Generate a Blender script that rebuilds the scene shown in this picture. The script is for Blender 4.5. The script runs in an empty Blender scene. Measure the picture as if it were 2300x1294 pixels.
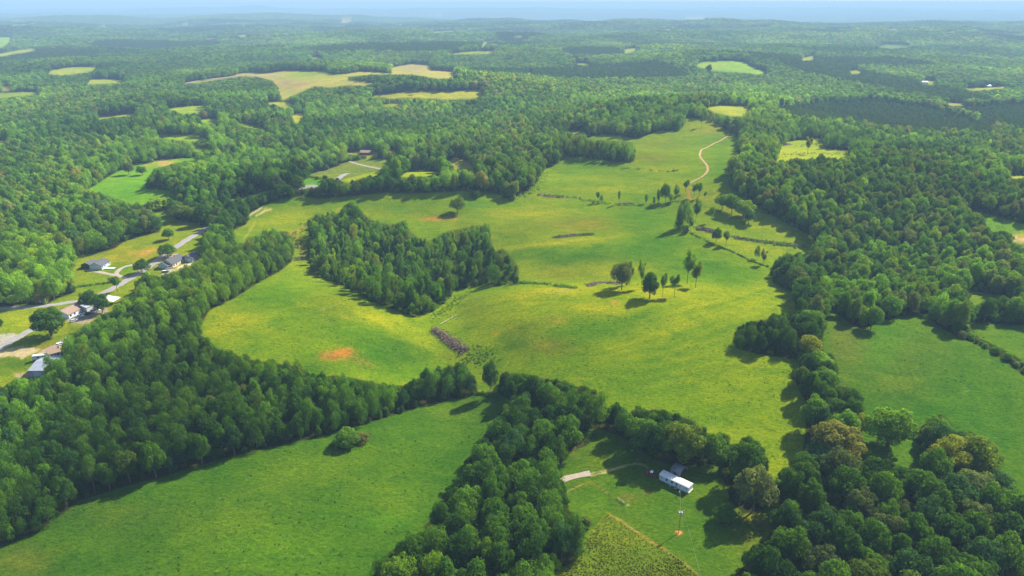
import bpy, math, random
import numpy as np
from mathutils import Vector, Matrix

scene = bpy.context.scene
# ------------------------------------------------------------------ camera, sky, sun, exposure
H = 180.0                      # camera height above the yard of the white trailer, metres
FPX = 1554.0                   # focal length in units of a 2300 px wide frame
PITCH = math.atan((647.0 - 6.0) / FPX)
cam_d = bpy.data.cameras.new("camera")
cam_d.sensor_width = 36.0
cam_d.lens = 36.0 * FPX / 2300.0
cam_d.clip_start = 1.0
cam_d.clip_end = 200000.0
cam = bpy.data.objects.new("camera", cam_d)
cam.location = (0, 0, H)
cam.rotation_euler = (math.pi / 2 - PITCH, 0, 0)
scene.collection.objects.link(cam)
scene.camera = cam

SUN_EL, SUN_AZ = math.radians(41), math.radians(52)   # azimuth measured from +Y towards +X
world = bpy.data.worlds.new("World")
scene.world = world
world.use_nodes = True
wn = world.node_tree.nodes
sky = wn.new("ShaderNodeTexSky")
sky.sky_type = 'NISHITA'
sky.sun_disc = False
sky.sun_elevation = SUN_EL
sky.sun_rotation = SUN_AZ
sky.altitude = 300
sky.air_density = 1.0
sky.dust_density = 1.0
sky.ozone_density = 1.0
world.node_tree.links.new(sky.outputs[0], wn["Background"].inputs[0])
wn["Background"].inputs[1].default_value = 0.10

sun_d = bpy.data.lights.new("sun", 'SUN')
sun_d.energy = 5.0
sun_d.angle = math.radians(0.5)
sun_d.color = (1.0, 0.93, 0.80)
sun = bpy.data.objects.new("sun", sun_d)
sdir = Vector((math.sin(SUN_AZ) * math.cos(SUN_EL), math.cos(SUN_AZ) * math.cos(SUN_EL), math.sin(SUN_EL)))
sun.rotation_euler = sdir.to_track_quat('Z', 'Y').to_euler()
sun.location = (0, 0, 400)
scene.collection.objects.link(sun)

vs = scene.view_settings
vs.view_transform = 'Standard'
vs.look = 'None'
vs.gamma = 1.0
vs.use_curve_mapping = False
vs.exposure = 1.25
cy = scene.cycles
cy.max_bounces = 5
cy.diffuse_bounces = 3
cy.glossy_bounces = 2
cy.transmission_bounces = 3
cy.transparent_max_bounces = 4
cy.volume_bounces = 0
cy.use_denoising = True
cy.caustics_reflective = False
cy.caustics_refractive = False
scene.render.film_transparent = False

HAZE_D, HAZE_C = 1.35e-4, (0.375, 0.585, 0.82)
RNG = np.random.default_rng(7)
random.seed(7)
W, HH = 2300, 1294
CP, SP = math.cos(PITCH), math.sin(PITCH)


def project(x, y, z):
    """World point -> position in the 2300 x 1294 frame and depth."""
    dz = z - H
    dep = y * CP - dz * SP
    dep = np.where(dep < 1.0, 1.0, dep)
    up = y * SP + dz * CP
    return 1150.0 + FPX * x / dep, 647.0 - FPX * up / dep, dep


# ------------------------------------------------------------------ terrain
def _hash(ix, iy, s):
    n = (ix.astype(np.int64) * 374761393 + iy.astype(np.int64) * 668265263 + s * 974711) & 0x7FFFFFFF
    n = (n ^ (n >> 13)) * 1274126177 & 0x7FFFFFFF
    n = n ^ (n >> 16)
    return (n & 0xFFFF) / 32767.5 - 1.0


def vnoise(x, y, s=0):
    ix, iy = np.floor(x), np.floor(y)
    fx, fy = x - ix, y - iy
    fx = fx * fx * fx * (fx * (fx * 6 - 15) + 10)
    fy = fy * fy * fy * (fy * (fy * 6 - 15) + 10)
    a, b = _hash(ix, iy, s), _hash(ix + 1, iy, s)
    c, d = _hash(ix, iy + 1, s), _hash(ix + 1, iy + 1, s)
    return (a * (1 - fx) + b * fx) * (1 - fy) + (c * (1 - fx) + d * fx) * fy


def flat(u, v):
    """Frame position -> point of the plane z = 0."""
    dx, up = (u - 1150.0) / FPX, (647.0 - v) / FPX
    dy, dz = CP + up * SP, -SP + up * CP
    t = H / -dz
    return dx * t, dy * t


# hills and hollows: frame position, radius across and along the view in metres, height in metres
HILLS = [
    (640, 720, 95, 75, 7), (1270, 720, 110, 70, 6), (1000, 740, 34, 90, -5), (900, 590, 70, 60, -7), (1060, 850, 40, 50, -3),
    (1600, 760, 120, 90, 4), (700, 455, 160, 60, 9), (980, 445, 170, 55, 9), (1330, 385, 170, 75, 10), (1330, 545, 170, 50, 4),
    (1290, 640, 90, 22, -3), (1500, 290, 210, 130, 17), (1950, 440, 230, 150, 14), (1690, 480, 70, 90, 7), (1830, 560, 70, 90, -6),
    (620, 395, 220, 90, -8), (850, 372, 120, 70, 4), (380, 400, 130, 90, 8), (330, 540, 120, 90, 4), (250, 870, 120, 80, 3),
    (760, 175, 330, 260, 15), (960, 213, 280, 150, 12), (1640, 150, 300, 260, 16), (160, 158, 260, 220, 10), (940, 260, 300, 180, -8),
    (420, 246, 200, 110, 7), (410, 310, 170, 80, 6), (1630, 250, 150, 110, 8), (1800, 340, 160, 90, 3), (560, 282, 150, 80, 5),
    (1100, 1060, 60, 60, -3), (2000, 820, 110, 90, 3), (400, 1160, 130, 70, 4),
]
# far ridge on the right with a low plain behind it, lower hills on the left: x, y, radius across, radius along, height
FARHILLS = [(900, 5300, 900, 420, 10), (1700, 5500, 800, 450, 16), (2600, 5700, 900, 500, 20), (3600, 5600, 900, 600, 24), (4600, 5400, 900, 600, 24), (200, 5900, 700, 380, 12),
            (2500, 10500, 6000, 2600, -75), (-1500, 12500, 5000, 2500, -50), (-2600, 8200, 1100, 600, 48), (-1200, 8800, 900, 500, 42), (-4200, 7600, 1000, 700, 56), (-500, 7300, 600, 350, 30),
            (-3300, 4600, 800, 380, 34), (-1700, 5200, 900, 380, 30), (-900, 3900, 700, 260, 26), (700, 3900, 800, 260, 24), (1900, 3600, 700, 260, 28), (2600, 4300, 700, 260, 26), (-2300, 3500, 600, 240, 28),
            (300, 16500, 3000, 900, 60), (-7000, 17000, 3500, 900, 85), (7000, 19000, 4000, 1000, 60)]
_hx = [(*flat(u, v), rx, ry, a) for u, v, rx, ry, a in HILLS]


def hgt(x, y):
    x = np.asarray(x, float)
    y = np.asarray(y, float)
    d = np.hypot(x, y)
    a1 = np.interp(d, [0, 300, 800, 1500, 3000, 7000, 60000], [0, 1.2, 4.0, 12, 24, 34, 34])
    a2 = np.interp(d, [0, 1500, 4000, 10000, 60000], [0, 3, 18, 40, 50])
    z = a1 * (0.65 * vnoise(x / 640 + 3.3, y / 640 + 1.7, 1) + 0.35 * vnoise(x / 290, y / 290 + 5.1, 2))
    z = z + a2 * (0.6 * vnoise(x / 3100 + 7.7, y / 2300 + 0.4, 3) + 0.4 * vnoise(x / 1400, y / 1000, 6))
    z = z + np.interp(d, [0, 200, 500, 1500, 60000], [0.2, 0.5, 0.9, 1.2, 1.2]) * vnoise(x / 62, y / 62, 4)
    for cx, cy_, rx, ry, a in FARHILLS:
        z = z + a * np.exp(-((x - cx) / rx) ** 2 - ((y - cy_) / ry) ** 2)
    for cx, cy_, rx, ry, a in _hx:
        q = ((x - cx) / rx) ** 2 + ((y - cy_) / ry) ** 2
        z = z + 1.75 * a * np.exp(-q)
    return z


def gp(u, v):
    """Frame position -> the ground point seen there."""
    dx, up = (u - 1150.0) / FPX, (647.0 - v) / FPX
    dy, dz = CP + up * SP, -SP + up * CP
    t = np.concatenate([np.arange(90, 900, 0.8), np.geomspace(900, 40000, 4000)])
    x, y, z = dx * t, dy * t, H + dz * t
    below = np.nonzero(z < hgt(x, y))[0]
    i = below[0] if len(below) else len(t) - 1
    if i > 0:
        lo, hi = t[i - 1], t[i]
        for _ in range(24):
            m = 0.5 * (lo + hi)
            if H + dz * m < float(hgt(dx * m, dy * m)):
                hi = m
            else:
                lo = m
        tt = hi
    else:
        tt = t[i]
    X, Y = dx * tt, dy * tt
    return Vector((X, Y, float(hgt(X, Y))))


def depth_at(p):
    return p.y * CP - (p.z - H) * SP
# ------------------------------------------------------------------ what grows where: plan of fields traced from the photograph
def box_blur(a, r):
    if r < 1:
        return a
    for ax in (0, 1):
        p = np.pad(a, [(r + 1, r) if i == ax else (0, 0) for i in range(a.ndim)], mode='edge').astype(np.float32)
        c = np.cumsum(p, axis=ax, dtype=np.float64)
        n = a.shape[ax]
        hi = np.take(c, np.arange(2 * r + 1, 2 * r + 1 + n), axis=ax)
        lo = np.take(c, np.arange(0, n), axis=ax)
        a = ((hi - lo) / (2 * r + 1)).astype(np.float32)
    return a


def poly_mask(pts):
    pts = np.array(pts, float)
    x0, x1 = max(int(pts[:, 0].min()) - 1, 0), min(int(pts[:, 0].max()) + 2, W)
    y0, y1 = max(int(pts[:, 1].min()) - 1, 0), min(int(pts[:, 1].max()) + 2, HH)
    if x1 <= x0 or y1 <= y0:
        return None
    X = np.arange(x0, x1) + 0.5
    Y = np.arange(y0, y1) + 0.5
    inside = np.zeros((len(Y), len(X)), bool)
    n = len(pts)
    for i in range(n):
        ax, ay = pts[i]
        bx, by = pts[(i + 1) % n]
        if ay == by:
            continue
        rows = np.nonzero((Y > min(ay, by)) & (Y <= max(ay, by)))[0]
        if not len(rows):
            continue
        xc = ax + (Y[rows] - ay) * (bx - ax) / (by - ay)
        inside[rows] ^= X[None, :] < xc[:, None]
    return (slice(y0, y1), slice(x0, x1)), inside


MAIN = [(448,735),(470,697),(530,668),(575,638),(625,612),(655,588),(660,560),(655,535),(645,520),(600,520),(575,530),(550,546),(515,548),(525,517),(550,505),(562,491),(553,484),(588,465),(617,451),(652,444),(671,439),(713,447),(765,443),(800,440),(849,434),(954,434),(1054,429),(1112,433),(1133,446),(1156,450),(1164,433),(1190,428),(1209,407),(1222,380),(1253,367),(1261,352),(1314,354),(1366,362),(1414,366),(1424,362),(1427,336),(1420,320),(1390,318),(1340,316),(1312,311),(1330,305),(1356,302),(1387,305),(1432,311),(1482,293),(1524,295),(1535,284),(1542,263),(1577,268),(1603,276),(1637,294),(1661,307),(1655,341),(1669,349),(1642,359),(1637,380),(1640,420),(1662,443),(1690,452),(1717,476),(1761,498),(1799,521),(1830,530),(1834,556),(1806,571),(1785,575),(1752,577),(1742,589),(1733,610),(1738,635),(1780,655),(1788,690),(1795,705),(1740,712),(1690,722),(1655,735),(1645,765),(1655,782),(1700,796),(1785,806),(1800,814),(1786,858),(1813,906),(1810,954),(1805,1006),(1787,1040),(1752,1067),(1739,1080),(1724,1064),(1718,1020),(1682,993),(1634,999),(1629,980),(1576,970),(1550,942),(1471,919),(1416,932),(1387,911),(1348,919),(1340,890),(1311,874),(1261,856),(1217,850),(1177,840),(1125,838),(1118,882),(1074,884),(1066,850),(1051,830),(1043,811),(1033,819),(962,837),(912,866),(870,866),(796,850),(749,843),(707,851),(700,838),(662,822),(560,808),(520,795),(470,775),(452,755)]
GROVE = [(694,592),(690,545),(697,520),(690,495),(710,483),(760,480),(775,462),(790,455),(805,468),(830,492),(860,502),(880,505),(900,498),(912,495),(920,520),(955,545),(1005,520),(1030,515),(1070,508),(1100,505),(1103,545),(1112,565),(1130,558),(1150,580),(1165,602),(1165,641),(1090,642),(1022,648),(1013,668),(985,692),(940,714),(905,705),(865,689),(830,677),(800,657),(760,639),(735,630),(697,605)]
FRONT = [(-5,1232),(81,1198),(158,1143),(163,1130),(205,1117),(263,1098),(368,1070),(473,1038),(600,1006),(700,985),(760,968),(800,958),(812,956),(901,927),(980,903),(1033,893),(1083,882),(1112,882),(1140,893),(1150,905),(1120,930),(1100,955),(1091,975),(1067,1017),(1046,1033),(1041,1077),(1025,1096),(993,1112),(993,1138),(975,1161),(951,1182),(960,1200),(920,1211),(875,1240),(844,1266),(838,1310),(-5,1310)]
YARD = [(1301,965),(1353,964),(1393,980),(1445,1014),(1469,1033),(1503,1044),(1540,1050),(1561,1047),(1605,1041),(1621,1064),(1629,1085),(1640,1120),(1655,1138),(1666,1154),(1708,1148),(1730,1125),(1735,1105),(1752,1110),(1752,1143),(1739,1185),(1726,1206),(1708,1232),(1687,1256),(1653,1288),(1650,1310),(1240,1310),(1246,1277),(1277,1269),(1301,1253),(1311,1204),(1314,1172),(1277,1146),(1272,1112),(1264,1080),(1261,1033),(1303,991)]
CROP = [(1363,1152),(1369,1154),(1393,1169),(1432,1196),(1464,1217),(1498,1235),(1537,1261),(1576,1296),(1590,1310),(1235,1310),(1246,1292),(1261,1277),(1298,1256),(1319,1206),(1345,1172),(1358,1154)]
RIGHT = [(1862,672),(1858,722),(1847,748),(1850,793),(1870,796),(1884,830),(1881,848),(1860,852),(1860,870),(1889,868),(1929,874),(1939,903),(1930,921),(1940,930),(1935,985),(1936,1028),(1963,1033),(2034,1051),(2076,1056),(2068,1006),(2050,985),(2060,965),(2094,940),(2112,929),(2131,945),(2141,970),(2181,970),(2212,991),(2225,1012),(2220,1041),(2238,1049),(2260,1067),(2265,1096),(2278,1112),(2310,1125),(2310,845),(2278,827),(2252,809),(2225,788),(2194,772),(2160,761),(2120,740),(2089,719),(2091,700),(2084,701),(2015,711),(1963,727),(1952,735),(1931,735),(1910,727),(1889,711),(1868,690)]
HAMLET = [(318,468),(339,466),(386,467),(391,488),(402,497),(446,500),(449,509),(480,504),(473,514),(457,527),(452,549),(456,570),(455,585),(431,600),(410,606),(381,619),(362,624),(335,615),(320,630),(305,637),(303,656),(276,681),(247,702),(218,716),(192,732),(168,748),(155,763),(139,784),(134,800),(105,811),(101,837),(76,850),(37,850),(10,868),(-10,876),(-10,690),(53,685),(105,684),(134,669),(158,661),(168,655),(166,635),(155,620),(163,596),(160,577),(189,570),(229,567),(257,559),(278,543),(318,528),(357,522),(362,509),(352,488),(335,476)]

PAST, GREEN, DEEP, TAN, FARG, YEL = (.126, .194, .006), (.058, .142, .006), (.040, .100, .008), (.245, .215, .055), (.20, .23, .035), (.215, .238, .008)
FIELDS = [
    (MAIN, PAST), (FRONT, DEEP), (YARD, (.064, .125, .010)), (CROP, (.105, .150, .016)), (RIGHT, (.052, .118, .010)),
    (HAMLET, (.160, .205, .010)),
    ([(2147,722),(2310,732),(2310,820),(2278,798),(2238,777),(2199,759),(2186,743),(2168,727)], (.06, .13, .012)),
    ([(2173,650),(2240,662),(2282,674),(2280,684),(2225,670),(2200,682),(2186,690),(2168,678)], (.10, .17, .02)),
    ([(2168,466),(2215,478),(2310,506),(2310,552),(2270,547),(2240,522),(2223,520),(2210,499),(2194,488)], (.10, .20, .02)),
    ([(2255,393),(2310,395),(2310,402),(2270,402)], FARG),
    ([(1757,322),(1775,316),(1850,310),(1850,334),(1912,339),(1909,351),(1891,360),(1874,358),(1846,358),(1787,362),(1757,365),(1740,367),(1752,334)], (.19, .23, .02)),
    ([(1584,242),(1621,237),(1686,240),(1672,262),(1640,262),(1605,254)], FARG),
    ([(1561,147),(1577,138),(1629,136),(1669,139),(1695,151),(1730,165),(1700,168),(1650,163),(1600,160),(1570,152)], (.16, .26, .03)),
    ([(105,168),(115,158),(150,152),(217,149),(215,158),(190,165),(140,170)], FARG),
    ([(195,187),(205,178),(245,178),(282,180),(278,187),(240,189),(200,190)], FARG),
    ([(-5,83),(28,83),(22,95),(10,107),(-5,110)], (.16, .26, .03)),
    ([(-5,122),(40,113),(75,108),(85,112),(60,118),(30,122),(-5,130)], FARG),
    ([(-5,210),(60,205),(90,208),(85,215),(30,218),(-5,223)], (.13, .19, .03)),
    ([(5,195),(25,194),(25,203),(5,205)], TAN),
    ([(405,189),(447,181),(515,173),(540,165),(545,171),(500,178),(440,188)], TAN),
    ([(540,165),(560,163),(600,165),(639,159),(728,160),(752,168),(783,165),(812,160),(857,163),(880,166),(878,152),(928,143),(964,147),(970,158),(1022,162),(1020,176),(980,178),(949,171),(922,168),(896,168),(840,168),(781,173),(783,181),(841,187),(823,194),(783,192),(739,197),(707,194),(670,210),(641,223),(633,226),(622,196),(610,181),(576,173),(540,172)], (.25, .235, .045)),
    ([(820,216),(882,210),(905,206),(950,205),(1000,206),(1040,204),(1080,202),(1086,207),(1080,222),(1000,224),(960,222),(900,220),(880,223),(850,217)], (.23, .235, .03)),
    ([(370,245),(410,240),(460,236),(462,243),(450,255),(410,258),(390,250)], (.17, .24, .02)),
    ([(216,265),(240,262),(300,254),(310,256),(300,262),(250,265),(222,270)], FARG),
    ([(435,272),(470,266),(490,267),(490,280),(465,278)], (.15, .23, .015)),
    ([(535,275),(560,280),(598,288),(595,293),(570,290),(540,283)], (.17, .24, .015)),
    ([(342,302),(390,304),(440,304),(475,315),(470,322),(430,318),(380,315)], (.15, .24, .015)),
    ([(588,232),(620,229),(660,232),(655,240),(640,245),(620,238)], FARG),
    ([(655,260),(680,253),(690,256),(675,268),(668,280),(658,272)], (.22, .22, .02)),
    ([(428,335),(470,332),(476,338),(440,342)], (.15, .23, .015)),
    ([(-5,317),(15,315),(10,322),(-5,322)], FARG),
    ([(195,428),(230,405),(263,386),(284,378),(305,368),(328,368),(368,357),(441,354),(445,360),(420,362),(385,370),(368,375),(345,380),(341,392),(326,415),(330,424),(381,427),(400,440),(407,449),(389,452),(368,440),(336,454),(318,462),(281,456),(252,444)], (.085, .20, .010)),
    ([(511,450),(539,443),(574,436),(626,420),(614,430),(591,439),(551,448),(522,457)], (.10, .20, .012)),
    ([(678,413),(687,399),(736,406),(730,411),(686,426)], (.08, .20, .012)),
    ([(694,389),(736,380),(757,371),(784,363),(823,357),(849,357),(878,359),(871,371),(859,380),(757,403),(732,401),(694,394)], (.115, .150, .030)),
    ([(757,405),(861,380),(852,387),(846,396),(810,401),(781,412)], (.19, .22, .015)),
    ([(894,399),(915,386),(941,382),(991,386),(970,396),(928,399)], (.18, .23, .010)),
    ([(999,363),(1022,354),(1059,365),(1072,388),(1054,386),(1012,380)], (.23, .215, .02)),
    ([(774,342),(833,341),(850,342),(847,354),(824,357),(822,349),(780,347)], (.17, .20, .02)),
    ([(871,338),(892,338),(887,345),(878,349)], (.22, .21, .025)),
    ([(1268,292),(1315,295),(1320,302),(1290,303)], FARG), ([(1178,166),(1195,163),(1193,170)], FARG),
    ([(1288,141),(1320,142),(1332,148),(1298,146)], FARG), ([(1402,110),(1430,108),(1428,116),(1404,122)], FARG),
    ([(1280,131),(1298,129),(1290,134)], FARG), ([(1080,108),(1087,92),(1098,91),(1092,102)], FARG),
    ([(1010,121),(1060,115),(1112,115),(1100,122),(1020,123)], FARG), ([(1100,99),(1122,98),(1120,101),(1106,102)], FARG),
    ([(970,71),(1020,68),(1022,72),(975,75)], FARG), ([(455,87),(490,84),(485,87),(465,88)], FARG), ([(530,80),(552,77),(560,84),(540,84)], FARG),
    ([(1800,132),(1820,125),(1832,127),(1825,135),(1803,137)], FARG), ([(1907,160),(1925,157),(1938,165),(1912,167)], FARG),
    ([(1970,107),(1990,99),(2040,101),(2047,107),(2000,110)], (.10, .17, .03)),
    ([(2062,186),(2085,180),(2105,184),(2100,190),(2075,190)], FARG), ([(2165,199),(2195,197),(2260,194),(2258,200),(2200,204),(2170,203)], (.24, .25, .04)),
    ([(2125,231),(2160,232),(2165,238),(2128,238)], TAN), ([(855,235),(900,233),(902,239),(860,240)], FARG),
    ([(700,130),(720,127),(722,131),(702,133)], FARG), ([(860,112),(880,110),(878,114)], FARG), ([(1535,40),(1590,38),(1580,44),(1540,44)], TAN),
    ([(215,60),(240,58),(238,62)], FARG), ([(405,53),(425,52),(423,57),(407,57)], TAN), ([(770,46),(795,44),(790,50),(760,54)], TAN),
    ([(20,56),(60,54),(66,57),(30,59)], FARG), ([(300,33),(338,32),(336,35)], FARG), ([(1480,66),(1510,65),(1506,69)], TAN),
    ([(880,55),(905,53),(903,57)], FARG), ([(1700,60),(1730,58),(1726,62)], FARG), ([(655,40),(690,39),(688,42)], TAN), ([(950,34),(1000,32),(990,36)], FARG),
    ([(1145,82),(1175,81),(1170,85)], FARG), ([(2115,72),(2150,70),(2140,75)], FARG), ([(1985,66),(2020,64),(2012,69)], FARG),
]
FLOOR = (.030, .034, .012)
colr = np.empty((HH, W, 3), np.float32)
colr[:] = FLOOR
grass = np.zeros((HH, W), np.float32)
openm = np.zeros((HH, W), bool)
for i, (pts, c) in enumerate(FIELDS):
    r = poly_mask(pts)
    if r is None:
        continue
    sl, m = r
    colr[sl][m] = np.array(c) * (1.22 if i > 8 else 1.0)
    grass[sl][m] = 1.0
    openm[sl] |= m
sl, m = poly_mask(GROVE)
colr[sl][m] = (.052, .078, .010)
grass[sl][m] = 0.3
openm[sl] &= ~m
for (sx0, sx1, row) in ((0, 2300, 0),):
    colr[-1] = colr[-2]

UU, VV = np.meshgrid(np.arange(W) + .5, np.arange(HH) + .5)


def blob(u, v, ru, rv, c, a=0.7, rot=0.0, only_grass=True):
    """A soft-edged patch of ground colour, some imitating sun or shade."""
    R = max(ru, rv) * 2.2
    y0, y1, x0, x1 = max(int(v - R), 0), min(int(v + R), HH), max(int(u - R), 0), min(int(u + R), W)
    if x1 <= x0 or y1 <= y0:
        return
    s = (slice(y0, y1), slice(x0, x1))
    du, dv = UU[s] - u, VV[s] - v
    cr, sr = math.cos(math.radians(rot)), math.sin(math.radians(rot))
    p, q = (du * cr + dv * sr) / ru, (-du * sr + dv * cr) / rv
    e = p * p + q * q
    k = a * np.clip(np.exp(-e * 0.9) * 1.15, 0, 1)
    if c[0] > c[1] * 1.25:        # bare earth breaks up into the turf
        k = np.clip(k * (.75 + .75 * vnoise(UU[s] / 3.1, VV[s] / 1.3, 81) + .35 * vnoise(UU[s] / 9, VV[s] / 4, 82)), 0, 1)
    if only_grass:
        k = k * (grass[s] > 0.5)
    k = k.astype(np.float32)[..., None]
    colr[s] = colr[s] * (1 - k) + np.array(c, np.float32) * k


def stroke(pts, w, c, a=0.8, g=0.3):
    """A worn line on the ground."""
    for (ax, ay), (bx, by) in zip(pts[:-1], pts[1:]):
        x0, x1 = int(min(ax, bx) - w - 2), int(max(ax, bx) + w + 3)
        y0, y1 = int(min(ay, by) - w - 2), int(max(ay, by) + w + 3)
        s = (slice(max(y0, 0), min(y1, HH)), slice(max(x0, 0), min(x1, W)))
        px, py = UU[s], VV[s]
        if px.size == 0:
            continue
        L2 = (bx - ax) ** 2 + (by - ay) ** 2 + 1e-6
        t = np.clip(((px - ax) * (bx - ax) + (py - ay) * (by - ay)) / L2, 0, 1)
        d = np.hypot(px - ax - t * (bx - ax), py - ay - t * (by - ay))
        k = (a * np.clip(1.3 - d / w, 0, 1)).astype(np.float32)
        colr[s] = colr[s] * (1 - k[..., None]) + np.array(c, np.float32) * k[..., None]
        grass[s] = np.minimum(grass[s], 1 - (1 - g) * k)


SOIL, DIRT, CONC = (.42, .150, .030), (.40, .25, .13), (.52, .46, .38)
OLIVE = (.118, .150, .011)
# pasture colours: dry yellowish tops, greener hollows, with slope shading painted in
for b in [
    (520, 700, 60, 28, YEL, .35), (600, 668, 70, 24, GREEN, .55), (520, 740, 70, 26, YEL, .45), (570, 775, 70, 22, GREEN, .4), (740, 690, 60, 36, OLIVE, .55),
    (850, 725, 70, 20, YEL, .85, 20), (930, 760, 60, 16, YEL, .6, 25), (885, 800, 75, 26, DEEP, .75, 10), (900, 775, 50, 12, DEEP, .5, 15), (820, 790, 60, 26, GREEN, .6),
    (780, 745, 60, 18, GREEN, .5), (700, 830, 60, 22, DEEP, .45), (930, 840, 80, 22, GREEN, .6), (1020, 800, 40, 10, OLIVE, .6), (640, 720, 50, 20, PAST, .5),
    (1060, 690, 40, 30, OLIVE, .6), (1120, 700, 50, 28, YEL, .35), (1160, 668, 70, 14, YEL, .55), (1260, 652, 80, 10, YEL, .9), (1330, 690, 60, 14, YEL, .7),
    (1380, 700, 70, 14, YEL, .75, -8), (1180, 740, 50, 16, OLIVE, .5), (1250, 720, 30, 8, (.22, .20, .03), .6), (1330, 740, 110, 24, GREEN, .65, -12), (1240, 780, 60, 18, (.14, .14, .02), .6),
    (1160, 770, 30, 24, DEEP, .5), (1150, 810, 40, 14, YEL, .4), (1450, 720, 120, 20, GREEN, .5, -20), (1560, 690, 130, 16, YEL, .55, -18), (1500, 740, 140, 16, YEL, .4, -22),
    (1560, 770, 110, 30, GREEN, .5, -20), (1650, 700, 60, 20, YEL, .4), (1640, 830, 110, 60, PAST, .5), (1420, 850, 110, 40, GREEN, .45), (1600, 930, 110, 30, GREEN, .40),
    (1740, 930, 50, 60, PAST, .4), (1480, 650, 110, 12, YEL, .85), (1480, 672, 110, 14, YEL, .6), (1310, 580, 190, 26, (.062, .128, .010), .8), (1250, 560, 100, 14, GREEN, .6),
    (1250, 615, 80, 16, OLIVE, .7), (1390, 605, 90, 14, YEL, .5), (1180, 610, 40, 18, YEL, .4), (1450, 560, 80, 20, GREEN, .5), (1560, 600, 80, 20, GREEN, .55),
    (1650, 620, 60, 30, GREEN, .55), (1240, 546, 150, 6, YEL, .85, -6), (1370, 532, 70, 7, YEL, .8, -15), (1260, 500, 110, 18, OLIVE, .6), (1160, 520, 50, 20, OLIVE, .5),
    (1330, 505, 70, 14, (.17, .14, .02), .6), (1050, 510, 50, 16, OLIVE, .6), (1200, 480, 140, 8, YEL, .4), (1430, 500, 70, 30, GREEN, .65), (1480, 540, 60, 20, GREEN, .6),
    (1000, 480, 150, 8, OLIVE, .4), (880, 460, 110, 12, GREEN, .45), (900, 473, 20, 5, (.06, .17, .02), .6), (1060, 458, 40, 5, (.06, .17, .02), .5), (960, 520, 60, 20, PAST, .4),
    (640, 490, 70, 18, YEL, .45, -15), (590, 470, 60, 14, GREEN, .5, -20), (720, 460, 60, 8, GREEN, .35), (620, 510, 40, 10, PAST, .5),
    (1330, 370, 110, 9, GREEN, .5, 8), (1330, 400, 110, 7, YEL, .45), (1290, 425, 80, 12, GREEN, .45), (1360, 425, 90, 8, YEL, .5), (1480, 380, 60, 8, YEL, .5),
    (1420, 395, 70, 10, GREEN, .4), (1480, 330, 60, 16, OLIVE, .5), (1460, 355, 50, 8, (.14, .14, .025), .5), (1590, 310, 40, 20, PAST, .4), (1620, 370, 25, 40, GREEN, .5),
    (1600, 290, 40, 8, (.22, .20, .03), .4), (1560, 470, 60, 20, OLIVE, .4), (1740, 510, 50, 20, (.16, .22, .02), .6, 30), (1720, 560, 60, 8, YEL, .6), (1650, 545, 70, 6, YEL, .4, 15),
    (1500, 420, 60, 14, YEL, .35), (1590, 440, 40, 10, (.2, .2, .02), .4),
    # lower meadow with painted sun patches and dimmer left, yard, right field
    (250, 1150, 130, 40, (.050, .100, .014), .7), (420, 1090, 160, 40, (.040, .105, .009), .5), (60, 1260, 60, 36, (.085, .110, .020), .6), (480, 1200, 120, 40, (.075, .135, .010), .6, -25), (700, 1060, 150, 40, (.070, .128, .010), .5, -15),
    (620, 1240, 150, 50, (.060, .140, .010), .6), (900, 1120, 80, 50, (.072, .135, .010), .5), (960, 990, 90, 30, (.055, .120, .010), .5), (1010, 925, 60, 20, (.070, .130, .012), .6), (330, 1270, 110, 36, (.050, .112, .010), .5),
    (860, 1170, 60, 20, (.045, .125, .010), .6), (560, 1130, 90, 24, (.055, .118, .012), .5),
    (1380, 1090, 60, 20, (.060, .130, .010), .6), (1410, 1117, 18, 8, (.14, .13, .03), .6), (1455, 1105, 14, 6, (.13, .13, .03), .5), (1330, 1130, 50, 20, (.055, .130, .010), .6), (1350, 1030, 40, 16, (.090, .140, .010), .6),
    (1590, 1110, 30, 24, (.080, .140, .010), .5), (1690, 1190, 40, 40, (.100, .125, .012), .7), (1560, 1200, 60, 40, (.055, .125, .010), .4), (1740, 1130, 12, 40, (.10, .10, .02), .6), (1480, 1150, 60, 20, (.060, .130, .010), .5),
    (1990, 780, 40, 70, (.050, .140, .012), .6), (1900, 770, 40, 50, (.100, .120, .022), .55), (2070, 800, 70, 40, (.075, .125, .020), .5), (2150, 900, 90, 60, (.050, .125, .012), .6), (2010, 860, 60, 40, (.080, .125, .016), .5),
    (1960, 680, 60, 16, (.045, .11, .014), .5), (2220, 960, 70, 60, (.055, .130, .012), .6), (1890, 870, 20, 40, (.10, .13, .018), .4), (2050, 1020, 30, 24, (.07, .15, .012), .6),
    (1500, 1210, 12, 6, GREEN, .4),
    # the hamlet
    (40, 720, 60, 22, (.20, .25, .008), .7), (90, 766, 40, 14, (.095, .16, .010), .7), (30, 815, 50, 18, (.085, .14, .010), .7), (300, 580, 70, 18, (.20, .20, .015), .6), (420, 480, 40, 20, (.13, .21, .010), .6),
    (340, 500, 40, 20, (.11, .21, .010), .5), (250, 640, 60, 14, (.15, .21, .010), .6), (280, 605, 16, 10, (.10, .20, .010), .7), (430, 540, 20, 16, (.12, .19, .010), .6), (120, 780, 40, 10, (.15, .12, .03), .6),
    (170, 748, 20, 14, (.13, .14, .02), .6),
    # far fields
    (640, 190, 60, 12, (.30, .20, .10), .6), (690, 168, 60, 6, (.17, .26, .04), .6), (930, 155, 30, 10, (.30, .22, .12), .7), (1600, 150, 30, 5, (.24, .28, .04), .5),
    (590, 170, 40, 3, (.34, .28, .18), .6), (1000, 165, 20, 4, (.30, .22, .07), .5), (370, 366, 26, 6, (.42, .26, .10), .8), (330, 373, 8, 4, (.30, .24, .08), .6),
]:
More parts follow.
